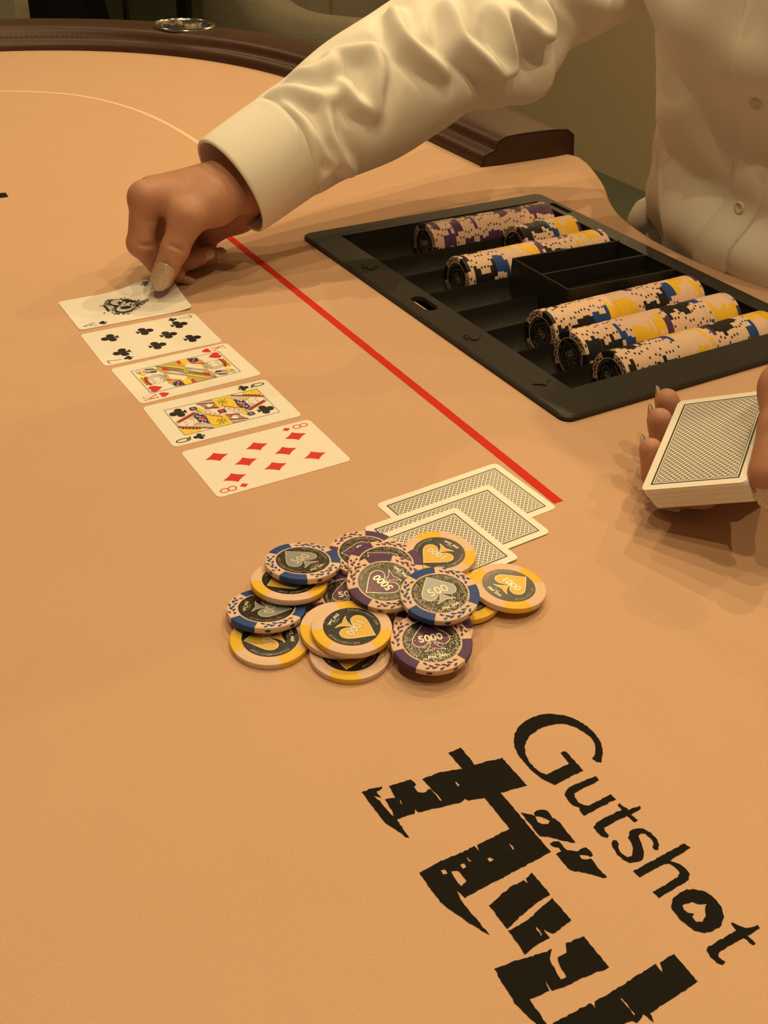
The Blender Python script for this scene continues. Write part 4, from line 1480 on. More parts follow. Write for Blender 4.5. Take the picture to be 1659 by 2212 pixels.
# chips racked in the tray ----------------------------------------
def tray_chip_mesh(kind):
    n = 60
    ch = .00028
    rows = []
    for r, z in ((CHR - ch, -hT), (CHR, -hT + ch), (CHR, hT - ch), (CHR - ch, hT)):
        rows.append([(r * math.cos(2 * math.pi * j / n), r * math.sin(2 * math.pi * j / n), z) for j in range(n)])
    V, F = rings(rows, cap0=True, cap1=True)
    mi = []
    for f in F:
        if len(f) > 4:
            mi.append(0)
            continue
        j = f[0] % n
        a = (j + .5) * 360 / n
        hit = any(abs((a - c + 180) % 360 - 180) < INS_HALF[kind] for c in (90, 210, 330))
        mi.append(1 if hit else 0)
    if kind != 'y':
        for g in range(3):
            for d in (-19, 19):
                a0 = 150 + g * 120 + d
                b0 = len(V)
                V += [((CHR + .00008) * math.cos(a), (CHR + .00008) * math.sin(a), z) for a, z in [(math.radians(a0 + 3.6 * math.cos(t)), .0008 * math.sin(t)) for t in [2 * math.pi * q / 10 for q in range(10)]]]
                F.append(tuple(range(b0, b0 + 10)))
                mi.append(1)
    me = bpy.data.meshes.new('racked_chip')
    me.from_pydata(V, [], F)
    me.materials.append(M['chip_body'])
    me.materials.append(M['chip_' + kind])
    me.polygons.foreach_set('material_index', mi)
    bm = bmesh.new()
    bm.from_mesh(me)
    bmesh.ops.recalc_face_normals(bm, faces=bm.faces)
    bm.to_mesh(me)
    bm.free()
    return me


TM = {k: tray_chip_mesh(k) for k in 'pbyk'}
ROWS = {
    0: (.5352, 'p42', 'tray row by its far rim', 200),
    1: (.6080, 'k9b3y7p1', 'short second tray row', 35),
    2: (.5165, 'k9b4y11p2k9b2y9p2', 'tray row just beyond the card box', 150),
    5: (.5130, 'k12b5y9p2k8b3y8p1', 'tray row nearer than the card box', 160),
    6: (.5095, 'k11b4y10p2k9b4y8p1', 'tray row second from the near rim', 215),
    7: (.5140, 'k12b5y10p2k9b3y7', 'tray row along its near rim', 320),
}
rnd = random.Random(21)
import re
ONES = ['', 'first', 'second', 'third', 'fourth', 'fifth', 'sixth', 'seventh', 'eighth', 'ninth', 'tenth', 'eleventh', 'twelfth', 'thirteenth', 'fourteenth', 'fifteenth', 'sixteenth', 'seventeenth', 'eighteenth', 'nineteenth']


def ordinal(n):
    if n < 20:
        return ONES[n]
    t_ = {2: 'twent', 3: 'thirt', 4: 'fort', 5: 'fift'}[n // 10]
    return t_ + 'ieth' if n % 10 == 0 else t_ + 'y-' + ONES[n % 10]


for ri, (u0, spec, where, a0) in ROWS.items():
    runs = re.findall(r'([pbyk])(\d+)', spec)
    seen = {}
    pos = 0
    ang = a0
    vc = ROWV[ri]
    for kind, cnt in runs:
        seen[kind] = seen.get(kind, 0) + 1
        many = sum(1 for k_, _ in runs if k_ == kind) > 1
        end = (', outer run' if seen[kind] == 1 else ', dealer-side run') if many else ''
        ang += rnd.uniform(-40, 40)
        for i in range(int(cnt)):
            first = pos == 0
            ang += rnd.choice((0, 0, 4, -4, 11, -9, 18, -16))
            if rnd.random() < .22:
                ang += rnd.uniform(-60, 60)
            c = W(u0 + CHT * (pos + .5), vc + rnd.gauss(0, .00008), ROWZ + rnd.gauss(0, .00008))
            # local Z looks away from the dealer
            zx = (W(-1, 0) - W(0, 0)).normalized()
            xx = (W(0, -1) - W(0, 0)).normalized()
            yx = zx.cross(xx)
            R3 = Matrix((xx, yx, zx)).transposed().to_4x4()
            mx = Matrix.Translation(c) @ R3 @ Matrix.Rotation(math.radians(a0 if first else ang), 4, 'Z')
            if first:
                chip(kind, '%s %s chip facing out, head of %s' % (CNAME[kind], VAL[kind], where), mx, 'chips racked in the tray')
            else:
                o = link('poker_chip', TM[kind], None)
                o.matrix_world = mx
                tag(o, '%s chip, %s from the outer end, %s' % (CNAME[kind], ordinal(pos + 1), where), 'poker chip', 'chips racked in the tray')
            pos += 1

# ------------------------------------------------------------------ the dealer
def sd_caps(P, a, b_, r1, r2, flat=None):
    a, b_ = np.array(a, np.float32), np.array(b_, np.float32)
    ab = b_ - a
    L2 = max(float(ab @ ab), 1e-10)
    pa = P - a
    t = np.clip((pa @ ab) / L2, 0, 1)
    q = pa - t[..., None] * ab
    if flat is not None:
        n, s = np.array(flat[0], np.float32), flat[1]
        n = n / np.linalg.norm(n)
        q = q + (q @ n)[..., None] * n * (1 / s - 1)
        return (np.sqrt((q * q).sum(-1)) - (r1 + (r2 - r1) * t)) * (.5 + .5 * s)
    return np.sqrt((q * q).sum(-1)) - (r1 + (r2 - r1) * t)


def smin(a, b_, k):
    h = np.maximum(k - np.abs(a - b_), 0) / k
    return np.minimum(a, b_) - h * h * k * .25


def group(P, caps, k):
    d = None
    for c in caps:
        e = sd_caps(P, *c)
        d = e if d is None else smin(d, e, k)
    return d


def surface_nets(fn, lo, hi, h):
    lo, hi = np.array(lo, float), np.array(hi, float)
    n = np.ceil((hi - lo) / h).astype(int) + 1
    ax = [(lo[i] + h * np.arange(n[i])).astype(np.float32) for i in range(3)]
    P = np.stack(np.meshgrid(*ax, indexing='ij'), -1)
    D = fn(P)
    ins = D < 0
    c = lambda A, i, j, k: A[i:A.shape[0] - 1 + i, j:A.shape[1] - 1 + j, k:A.shape[2] - 1 + k]
    cnt = sum(c(ins, i, j, k).astype(np.int8) for i in (0, 1) for j in (0, 1) for k in (0, 1))
    act = (cnt > 0) & (cnt < 8)
    ids = np.argwhere(act)
    idx = -np.ones(act.shape, int)
    idx[tuple(ids.T)] = np.arange(len(ids))
    acc = np.zeros((len(ids), 3))
    num = np.zeros(len(ids))
    corners = [(i, j, k) for i in (0, 1) for j in (0, 1) for k in (0, 1)]
    for A in corners:
        for d in range(3):
            if A[d] == 0:
                B = list(A)
                B[d] = 1
                fa = D[tuple((ids + A).T)]
                fb = D[tuple((ids + B).T)]
                x = (fa < 0) != (fb < 0)
                t = np.where(x, fa / np.where(np.abs(fa - fb) < 1e-12, 1, fa - fb), 0)
                p = np.array(A, float)[None] + t[:, None] * np.eye(3)[d][None]
                acc += np.where(x[:, None], p, 0)
                num += x
    V = lo + (ids + acc / np.maximum(num, 1)[:, None]) * h
    F = []
    for d in range(3):
        e1, e2 = (d + 1) % 3, (d + 2) % 3
        s0 = [slice(None)] * 3
        s1 = [slice(None)] * 3
        s0[d] = slice(0, -1)
        s1[d] = slice(1, None)
        ch = ins[tuple(s0)] != ins[tuple(s1)]
        e = np.argwhere(ch)
        ok = (e[:, e1] > 0) & (e[:, e2] > 0) & (e[:, e1] < n[e1] - 1) & (e[:, e2] < n[e2] - 1)
        e = e[ok]
        sgn = ins[tuple(e.T)]
        q = []
        for o1, o2 in ((-1, -1), (0, -1), (0, 0), (-1, 0)):
            f = e.copy()
            f[:, e1] += o1
            f[:, e2] += o2
            q.append(idx[tuple(f.T)])
        q = np.stack(q, 1)
        q = np.where(sgn[:, None], q, q[:, ::-1])
        F.append(q)
    return V, np.concatenate(F)


def wl(p):
    return tuple(W(*p))


RH = {'wrist':(0.3634,-0.8000,0.0722),'iM':(0.2700,-0.7880,0.0734),'mM':(0.2819,-0.8040,0.0720),'rM':(0.2937,-0.8190,0.0663),'pM':(0.3068,-0.8320,0.0556),'iP':(0.2619,-0.7850,0.0403),'iD':(0.2741,-0.7860,0.0219),'iT':(0.2891,-0.7850,0.0102),'mP':(0.2707,-0.8000,0.0327),'mD':(0.2946,-0.7990,0.0123),'mT':(0.3125,-0.7940,0.0176),'rP':(0.2835,-0.8150,0.0269),'rD':(0.3132,-0.8120,0.0070),'rT':(0.3292,-0.8080,0.0102),'pP':(0.3025,-0.8280,0.0231),'pD':(0.3230,-0.8260,0.0084),'pT':(0.3339,-0.8230,0.0137),'tC':(0.3219,-0.7790,0.0667),'tM':(0.2934,-0.7690,0.0596),'tI':(0.2799,-0.7650,0.0396),'tT':(0.2695,-0.7660,0.0171),'tN':(0.2640,-0.7680,0.0066),'hyp':(0.3605,-0.8260,0.0410),'hyp2':(0.3370,-0.8320,0.0269)}
RH['tI'] = (RH['tI'][0] + .0022, RH['tI'][1], RH['tI'][2])
RH['tM'] = (RH['tM'][0] + .0015, RH['tM'][1], RH['tM'][2] + .001)
R3 = {k: wl(p) for k, p in RH.items()}


def hand_field(J, fing, thumb, palm, extra, grooves=()):
    def fn(P):
        pal = group(P, palm, .009)
        fs = None
        for g in fing:
            d = group(P, g, .0022)
            fs = d if fs is None else smin(fs, d, .0014)
        th = group(P, thumb, .0030)
        a = smin(pal, fs, .0040)
        b_ = smin(pal, th, .010)
        D = smin(a, b_, .0012)
        for e in grooves:
            D = -smin(-D, sd_caps(P, *e), .0030)
        for e in extra:
            D = smin(D, sd_caps(P, *e), .012)
        return D
    return fn


def fchain(J, ks, rs):
    return [(J[ks[i]], J[ks[i + 1]], rs[i], rs[i + 1]) for i in range(len(ks) - 1)]


rf = [fchain(R3, ('iM', 'iP', 'iD', 'iT'), (.0118, .0104, .0090, .0072)), fchain(R3, ('mM', 'mP', 'mD', 'mT'), (.0115, .0102, .0088, .0074)),
      fchain(R3, ('rM', 'rP', 'rD', 'rT'), (.0110, .0096, .0082, .0070)), fchain(R3, ('pM', 'pP', 'pD', 'pT'), (.0100, .0086, .0074, .0062))]
rt = fchain(R3, ('tM', 'tI', 'tT'), (.0120, .0110, .0090))
fore = wl((.470, -.812, .115))
rf[0] += [(R3['iM'], R3['iM'], .0128, .0128), (R3['iP'], R3['iP'], .0112, .0112)]
rp = [(R3['wrist'], R3['iM'], .0180, .0122), (R3['wrist'], R3['mM'], .0178, .0118), (R3['wrist'], R3['rM'], .0172, .0112), (R3['wrist'], R3['pM'], .0165, .0102),
      (R3['wrist'], R3['hyp'], .020, .0195), (R3['hyp'], R3['hyp2'], .0190, .0140), (R3['hyp2'], R3['pM'], .0135, .0095),
      (R3['tC'], R3['wrist'], .0180, .0200), (R3['tC'], R3['tM'], .0170, .0124), (R3['tC'], R3['iM'], .0105, .0100)]
re_ = [(R3['wrist'], fore, .0235, .028)]
CAMP = Vector((0, 0, .34977 + TZ))


def crease(a, b_, f, r, l0, l1, w=.0011):
    """skin fold across a finger, on the side that faces the cards"""
    a, b_ = Vector(a), Vector(b_)
    p = a.lerp(b_, f)
    d = (b_ - a).normalized()
    n = (CAMP - p).normalized()
    n = (n - d * n.dot(d)).normalized()
    s = d.cross(n)
    if s.dot(Vector((1, 0, 0))) < 0:
        s = -s
    return (tuple(p + n * r * math.cos(l0) + s * r * math.sin(l0)), tuple(p + n * r * math.cos(l1) + s * r * math.sin(l1)), w, w * .5)


grv = [crease(R3['iM'], R3['iP'], .44, .0130, -.1, 1.0, .0017), crease(R3['iM'], R3['iP'], .97, .0126, -.2, 1.1, .0017), crease(R3['tM'], R3['tI'], .97, .0126, -.5, .7, .0013)]
allp = np.array([p for p in R3.values()] + [fore])
VR, FR = surface_nets(hand_field(R3, rf, rt, rp, re_, grv), allp.min(0) - .026, allp.max(0) + .030, .00125)

# left hand, laid out round the deck (deck frame, millimetres)
LH = dict(iM=(22, 60, -29), iP=(-15, 50, -27), iD=(-36, 44.5, -18), iT=(-36.4, 46.3, 0.5), mM=(22, 40, -30), mP=(-17, 29, -28), mD=(-37, 24.5, -19), mT=(-36.8, 27.8, -1.5),
          rM=(20, 20, -30), rP=(-16, 5, -28), rD=(-36.5, -1.5, -20), rT=(-36.6, 2.5, -5.0), pM=(18, 3, -26), pP=(-8, -14, -28), pD=(-24, -18, -25), pT=(-33, -17, -17),
          tC=(58, 56, 0), tM=(44.5, 12, 19), tI=(42.5, -13, 9.5), tT=(37.2, -35, -3.0), wrist=(62, 88, -20), w2=(70, 112, -18))
L3 = {k: tuple(DECK @ (Vector(p) * mm)) for k, p in LH.items()}
lf = [fchain(L3, ('iM', 'iP', 'iD', 'iT'), (.0110, .0096, .0086, .0074)), fchain(L3, ('mM', 'mP', 'mD', 'mT'), (.0110, .0098, .0088, .0076)),
      fchain(L3, ('rM', 'rP', 'rD', 'rT'), (.0105, .0094, .0084, .0070)), fchain(L3, ('pM', 'pP', 'pD', 'pT'), (.0095, .0084, .0072, .0060))]
lt = fchain(L3, ('tM', 'tI', 'tT'), (.0134, .0112, .0104))
lp = [(L3['wrist'], L3['iM'], .0175, .0115), (L3['wrist'], L3['mM'], .0175, .0115), (L3['wrist'], L3['rM'], .0170, .011), (L3['wrist'], L3['pM'], .0165, .0105), (L3['tC'], L3['wrist'], .017, .019),
      (L3['tC'], L3['tM'], .0165, .0136), (L3['tC'], L3['iM'], .013, .011)]
le = [(L3['wrist'], L3['w2'], .0225, .0240)]
allp = np.array(list(L3.values()))
VL, FL = surface_nets(hand_field(L3, lf, lt, lp, le), allp.min(0) - .026, allp.max(0) + .028, .00135)

# trunk, arms, neck and head
SHR, SHL = (.832, -.785, .290), (.860, -.440, .290)
ELR, ELL_ = (.610, -.829, .166), (.800, -.345, .060)
caps = [((.88, -.60, -.20), (.855, -.602, .02), .125, .098), ((.855, -.602, .02), (.85, -.61, .22), .098, .10), ((.85, -.52, .22), (.84, -.70, .22), .088, .088),
        (SHL, SHR, .052, .052), ((.845, -.61, .30), (.825, -.61, .42), .055, .050)]
SHM = tuple((np.array(ELL_) * .5 + np.array(SHL) * .5 + np.array((.02, .03, 0))))
arms = [(SHR, (.76, -.83, .235), .042, .036), ((.76, -.83, .235), ELR, .036, .032), (SHL, SHM, .042, .036), (SHM, ELL_, .036, .032)]
arms = [(wl(a), wl(b_), r1, r2) for a, b_, r1, r2 in arms]
caps = [(wl(a), wl(b_), r1, r2) for a, b_, r1, r2 in caps]
arms += [(wl(ELR), fore, .032, .028), (wl(ELL_), L3['w2'], .032, .024)]
HC = np.array(wl((.802, -.61, .548)))
UD = np.array(W(1, 0, 0) - W(0, 0, 0))
VD = np.array(W(0, 1, 0) - W(0, 0, 0))


def head_field(P):
    q = P - HC
    a, b_, c = q @ UD, q @ VD, q[..., 2]
    r = np.sqrt((a / .096) ** 2 + (b_ / .077) ** 2 + (c / .112) ** 2)
    D = (r - 1) * .085
    hp = [((.755, -.61, .50), (.735, -.61, .458), .056, .034), ((.715, -.61, .558), (.696, -.61, .522), .008, .0125), ((.722, -.592, .488), (.722, -.628, .488), .0095, .0095),
          ((.716, -.575, .572), (.716, -.645, .572), .010, .010), ((.815, -.532, .56), (.812, -.530, .53), .012, .009), ((.815, -.688, .56), (.812, -.690, .53), .012, .009)]
    for i, (x, y, r1, r2) in enumerate(hp):
        D = smin(D, sd_caps(P, wl(x), wl(y), r1, r2), .014)
    for s in (-1, 1):   # eye sockets
        D = -smin(-D, sd_caps(P, wl((.700, -.61 + s * .033, .550)), wl((.700, -.61 + s * .030, .550)), .012, .012), .010)
    return D


def body_field(P):
    D = None
    for c in caps:
        e = sd_caps(P, *c)
        D = e if D is None else smin(D, e, .035)
    D = smin(D, group(P, arms, .006), .010)
    return smin(D, head_field(P), .020)


lo = np.minimum(np.minimum(np.array(wl((.45, -.95, -.34))), np.array(wl((.45, -.22, -.34)))), np.array(wl((1.02, -.95, -.34))))
pts = np.array([wl((a, b_, 0)) for a in (.44, 1.02) for b_ in (-.92, -.25)])
lo = np.array([pts[:, 0].min(), pts[:, 1].min(), TZ - .34])
hi = np.array([pts[:, 0].max(), pts[:, 1].max(), TZ + .70])
VB, FB = surface_nets(body_field, lo, hi, .0085)
person = thing('person', 'person in a white button-up shirt dealing cards across the table', 'person', Matrix.Translation(W(.87, -.60, -TZ)))
PI_ = Matrix.Translation(W(.87, -.60, -TZ)).inverted()


def on_person(o, par=None):
    o.parent = par or person
    if par is None:
        o.matrix_parent_inverse = PI_
    return o


n1, n2 = len(VR), len(VL)
V = np.concatenate([VR, VL, VB])
F = np.concatenate([FR, FL + n1, FB + n1 + n2])
me = bpy.data.meshes.new('body')
me.from_pydata(V.tolist(), [], F.tolist())
me.materials.append(M['skin'])
bm = bmesh.new()
bm.from_mesh(me)
bmesh.ops.recalc_face_normals(bm, faces=bm.faces)
for _ in range(2):
    bmesh.ops.smooth_vert(bm, verts=bm.verts, factor=.5, use_axis_x=True, use_axis_y=True, use_axis_z=True)
bm.to_mesh(me)
bm.free()
me.polygons.foreach_set('use_smooth', [True] * len(me.polygons))
on_person(link('body', me))

def nail(base, tip, nrm, hw, curve=.55, name='fingernail'):
    base, tip = Vector(base), Vector(tip)
    d = tip - base
    L = d.length
    d.normalize()
    n = Vector(nrm) - d * Vector(nrm).dot(d)
    n.normalize()
    s = d.cross(n)
    rows, rows2 = [], []
    for i in range(13):
        t = i / 12
        w = hw * (.25 + .75 * math.sqrt(max(0, 1 - ((.28 - t) / .28) ** 2)) if t < .28 else 1.0) * (math.sqrt(max(0.0, 1 - ((t - .62) / .382) ** 2.2)) * .98 + .02 if t > .62 else 1.0)
        r1, r2 = [], []
        for j in range(11):
            q = 2 * j / 10 - 1
            lift = -curve * hw * (q * w / hw) ** 2 - .10 * L * (t - .35) ** 2
            p = base + d * (t * L) + s * (q * w) + n * lift
            r1.append(p)
            r2.append(p - n * .0006)
        rows.append(r1)
        rows2.append(r2)
    V1, F1 = rings(rows, closed=False)
    V2, F2 = rings(rows2, closed=False)
    k = len(V1)
    R, C = 13, 11
    loop = [i * C for i in range(R)] + [(R - 1) * C + j for j in range(1, C)] + [i * C + C - 1 for i in range(R - 2, -1, -1)] + [j for j in range(C - 2, 0, -1)]
    F3 = [(loop[i], loop[(i + 1) % len(loop)], k + loop[(i + 1) % len(loop)], k + loop[i]) for i in range(len(loop))]
    o = mesh_obj(name, V1 + V2, F1 + [tuple(k + i for i in f[::-1]) for f in F2] + F3, M['nail'], smooth=True)
    return on_person(o)


def toward_cam(p):
    return (CAMP - Vector(p)).normalized()


tI, tT, tN = Vector(R3['tI']), Vector(R3['tT']), Vector(R3['tN'])
nc = toward_cam(tT)
nail(tI.lerp(tT, .56) + nc * .0127, tN + nc * .0098, nc, .0076)
up = Vector((0, 0, 1))
for a, b_, r in (('mD', 'mT', .0074), ('rD', 'rT', .0070)):
    A, B = Vector(R3[a]), Vector(R3[b_])
    d = (B - A).normalized()
    n = (toward_cam(B) * .9 + d * .55 + up * .2).normalized()
    nail(B + n * r * .92 - d * .003, B + d * (r + .0055) + n * .0022, n, .0056)
A, B = Vector(R3['iD']), Vector(R3['iT'])
d = (B - A).normalized()
n = (toward_cam(B) * .5 - up * .6 + d * .3).normalized()
nail(B + n * .0062, B + d * .0150 + n * .0030, n, .0054)
DX, DY, DZ_ = [(DECK.to_3x3() @ Vector(q)).normalized() for q in ((1, 0, 0), (0, 1, 0), (0, 0, 1))]
for a, b_, tip, r in (('iD', 'iT', (-41.5, 51.0, 9.0), .0074), ('mD', 'mT', (-42.0, 33.5, 8.0), .0076), ('rD', 'rT', (-41.5, 8.0, 3.0), .0070)):
    B = Vector(L3[b_])
    n = (-DX * .9 + toward_cam(B) * .35 + DY * .1).normalized()
    nail(B + n * (r + .0013) - DZ_ * .0060, DECK @ (Vector(tip) * mm) + n * .0010, n, .0068, .34)
tI, tT = Vector(L3['tI']), Vector(L3['tT'])
d = (tT - tI).normalized()
nt_ = DECK @ (Vector((35.0, -46.5, -19.0)) * mm)
n = (toward_cam(tT) * .8 + DX * .35).normalized()
nail(tI.lerp(tT, .80) + n * .0112, nt_ + n * .0060, n, .0076)

# shirt ------------------------------------------------------------
RIDGES = [(5, 0.007, [(0.146, 1.545), (0.164, 1.309), (0.178, 1.021), (0.196, 0.785), (0.224, 0.733)]), (7, 0.007, [(0.265, 1.361), (0.292, 1.126), (0.315, 0.969), (0.301, 0.707), (0.274, 0.445), (0.26, 0.209)]), (6, 0.008, [(0.196, 1.571), (0.21, 1.257), (0.247, 1.204), (0.265, 1.361)]), (6, 0.006, [(0.237, 0.864), (0.237, 0.471), (0.26, 0.209)]), (9, 0.007, [(0.406, 1.44), (0.374, 1.021), (0.365, 0.812), (0.379, 0.55), (0.406, 0.236)]), (10, 0.0075, [(0.479, 0.995), (0.466, 0.707), (0.452, 0.471), (0.475, 0.183), (0.507, 6.1), (0.534, 6.048), (0.539, 6.178)]), (9, 0.007, [(0.543, 0.602), (0.539, 0.419), (0.534, 0.131), (0.539, 6.126)]), (8, 0.007, [(0.553, 0.55), (0.571, 0.419), (0.58, 0.236), (0.598, 0.026), (0.626, 6.205), (0.639, 0.079), (0.639, 0.262)]), (5, 0.006, [(0.365, 0.812), (0.347, 0.471), (0.347, 0.0)]), (5, 0.006, [(0.447, 0.471), (0.429, 0.236), (0.429, 6.257)]), (4, 0.005, [(0.142, 1.204), (0.146, 0.681), (0.132, 0.157), (0.128, 5.786)]), (4, 0.005, [(0.151, 0.654), (0.151, 0.052), (0.164, 5.995), (0.132, 5.812)]), (5, 0.006, [(0.192, 0.733), (0.174, 0.262), (0.178, 6.1), (0.205, 5.498)])]
AXR = [(.3465, -.80, .0688), (.4025, -.805, .094), (.465, -.812, .117), (.53, -.82, .139), (.60, -.828, .163), (.66, -.835, .185), (.76, -.83, .235), (.84, -.79, .29)]
RDR = [(.0425,), (.0445,), (.053,), (.057,), (.059,), (.060,), (.064,), (.070,)]


def sleeve_frame(AX, t):
    c = catmull(AX, t)
    tg = catmull(AX, min(t + .01, 1)) - catmull(AX, max(t - .01, 0))
    tg /= np.linalg.norm(tg)
    n1 = np.array([0, 1, 0]) - tg * tg[1]
    n1 /= np.linalg.norm(n1)
    n2 = np.cross(n1, tg)
    if n2[2] < 0:
        n2 = -n2
    return c, tg, n1, n2


def sleeve(AX, RD, ridges, s0, s1, NS, NT, seed, amp=.0007, gather=None):
    Ltot = sum(np.linalg.norm(np.array(AX[i + 1]) - np.array(AX[i])) for i in range(len(AX) - 1))
    S = np.linspace(s0, s1, NS)
    T = np.arange(NT) * 2 * np.pi / NT
    rad = np.array([catmull(RD, s)[0] for s in S])
    if gather:
        rad = rad * (1 - gather * np.exp(-((S - s0) / .012) ** 2))
    SS, TT = np.meshgrid(S * Ltot, T, indexing='ij')
    RR = np.repeat(rad[:, None], NT, 1)
    D = np.zeros_like(SS)
    Vl = np.zeros_like(SS)
    for A, w, pl in ridges:
        best = np.full(SS.shape, 1e9)
        tau = np.zeros_like(SS)
        nseg = len(pl) - 1
        for k_, ((sa, ta), (sb, tb)) in enumerate(zip(pl[:-1], pl[1:])):
            if abs(tb - ta) > np.pi:
                tb += 2 * np.pi * (1 if tb < ta else -1)
            dt = (TT - ta + np.pi) % (2 * np.pi) - np.pi
            px, py = SS - sa * Ltot, dt * RR
            qx, qy = (sb - sa) * Ltot, (tb - ta) * RR
            L2 = qx * qx + qy * qy + 1e-12
            f = np.clip((px * qx + py * qy) / L2, 0, 1)
            dd = (px - f * qx) ** 2 + (py - f * qy) ** 2
            tau = np.where(dd < best, (k_ + f) / nseg, tau)
            best = np.minimum(best, dd)
        g = np.sqrt(best)
        amp_ = 1.6 * A * .001 * np.clip(np.sin(np.pi * np.clip(tau * .9 + .05, 0, 1)), 0, 1) ** .45
        R_ = amp_ * np.exp(-(g / w) ** 2)
        D = np.maximum(D, R_) + .25 * np.minimum(D, R_)
        Vl = np.maximum(Vl, amp_ * .55 * np.exp(-((g - 1.9 * w) / (1.1 * w)) ** 2))
    D = D - Vl * np.exp(-(D / .003) ** 2)
    for _ in range(5):
        D = .5 * D + .25 * (np.roll(D, 1, 1) + np.roll(D, -1, 1))
        D[1:-1] = .5 * D[1:-1] + .25 * (D[2:] + D[:-2])
    rn = np.random.RandomState(seed)
    for _ in range(14):
        ks, kt = rn.uniform(-70, 70), rn.randint(-3, 4)
        D += amp * .35 * np.sin(SS * ks + TT * kt + rn.uniform(0, 6.28))
    rows = []
    for i, s in enumerate(S):
        c, tg, n1, n2 = sleeve_frame(AX, s)
        r = rad[i] + D[i]
        rows.append([W(*(c + (math.cos(t) * n1 + math.sin(t) * n2) * float(r[j]))) for j, t in enumerate(T)])
    return rings(rows)


def cuff(AX, RD, s0, s1, NT=96):
    rows = []
    seq = [(s1, -.0022), (s1 - .010, -.0022), (s0 + .0015, -.0022), (s0, -.0018), (s0 - .0012, -.0009), (s0, 0.0002), (s0 + .0012, .0006)]
    seq += [(s0 + (s1 - s0) * f, .0006 + .0008 * math.sin(f * 3.1)) for f in (.08, .2, .35, .5, .65, .8, .92)] + [(s1 - .0012, .0006), (s1, 0.0), (s1 + .0006, -.0015)]
    for s, off in seq:
        c, tg, n1, n2 = sleeve_frame(AX, max(s, 0.0))
        if s < 0:
            c = c + tg * s * .5
        r = float(catmull(RD, max(s, 0))[0])
        row = []
        for j in range(NT):
            t = 2 * math.pi * j / NT
            rr = r + off + .0010 * math.sin(2 * t + .7) + .0006 * math.sin(3 * t)
            row.append(W(*(c + (math.cos(t) * n1 + math.sin(t) * n2) * rr)))
        rows.append(row)
    return rings(rows)


RIDGES = RIDGES[:8] + RIDGES[10:] + [(11, .020, [(.56, 5.25), (.62, 5.35), (.665, 5.45)]), (5, .009, [(.70, .9), (.73, .2), (.78, 5.8)]), (5, .009, [(.60, 1.6), (.66, 1.0), (.70, .5)])]
V, F = sleeve(AXR, RDR, RIDGES, .122, 1.0, 300, 180, 4, gather=.08)
shirt = bpy.data.objects.new('shirt', None)
COL.objects.link(shirt)
on_person(shirt)
shirt['label'] = 'loose white cotton button-up shirt'
o = on_person(mesh_obj('sleeve', V, F, M['shirt'], smooth=True), shirt)
o['label'] = 'crumpled sleeve of the outstretched arm'
V, F = cuff(AXR, RDR, 0.0, .135)
o = on_person(mesh_obj('cuff', V, F, M['shirt'], smooth=True), shirt)
smooth_by_angle(o, 60)


def inv_uv(p):
    p = Vector(p)
    return (p.x * CU + p.y * SU, p.x * SU - p.y * CU, p.z - TZ)


lw, lw2 = inv_uv(L3['wrist']), inv_uv(L3['w2'])
AXL = [lw, lw2, tuple((np.array(lw2) * .6 + np.array(ELL_) * .4)), ELL_, tuple((np.array(ELL_) * .5 + np.array(SHL) * .5 + np.array((.02, .03, 0)))), SHL]
RDL = [(.040,), (.043,), (.052,), (.060,), (.064,), (.072,)]
V, F = sleeve(AXL, RDL, [(7, .008, [(.3, .2), (.36, 1.2), (.40, 2.2)]), (7, .008, [(.45, .1), (.5, 1.4), (.47, 2.6)]), (8, .008, [(.55, 5.6), (.58, .8), (.62, 2.0)])], .16, 1.0, 140, 110, 9, gather=.08)
on_person(mesh_obj('sleeve', V, F, M['shirt'], smooth=True), shirt)
for AXS, RDS in (([(.70, -.835, .203), AXR[-2], AXR[-1], (.850, -.725, .312), (.846, -.640, .322)], [(.050,), (.0590,), (.0700,), (.066,), (.048,)]),
                 ([AXL[-2], tuple((np.array(AXL[-2]) + np.array(SHL)) / 2 + np.array((.004, .010, .010))), (.862, -.452, .288), (.858, -.52, .312), (.852, -.60, .322)], [(.054,), (.0640,), (.0730,), (.066,), (.048,)])):
    V, F = sleeve(AXS, RDS, [], .02, 1.0, 70, 90, 12)
    on_person(mesh_obj('shoulder_panel', V, F, M['shirt'], smooth=True), shirt)
V, F = cuff(AXL, RDL, .05, .18)
on_person(mesh_obj('cuff', V, F, M['shirt'], smooth=True), shirt)

TOR = [(-.14, .858, -.600, .116, .162), (-.02, .840, -.602, .1085, .150), (.03, .833, -.604, .104, .156), (.10, .820, -.602, .100, .166), (.17, .803, -.598, .112, .172), (.24, .798, -.604, .118, .184), (.30, .815, -.612, .104, .190), (.340, .828, -.612, .082, .150), (.372, .832, -.612, .058, .068)]


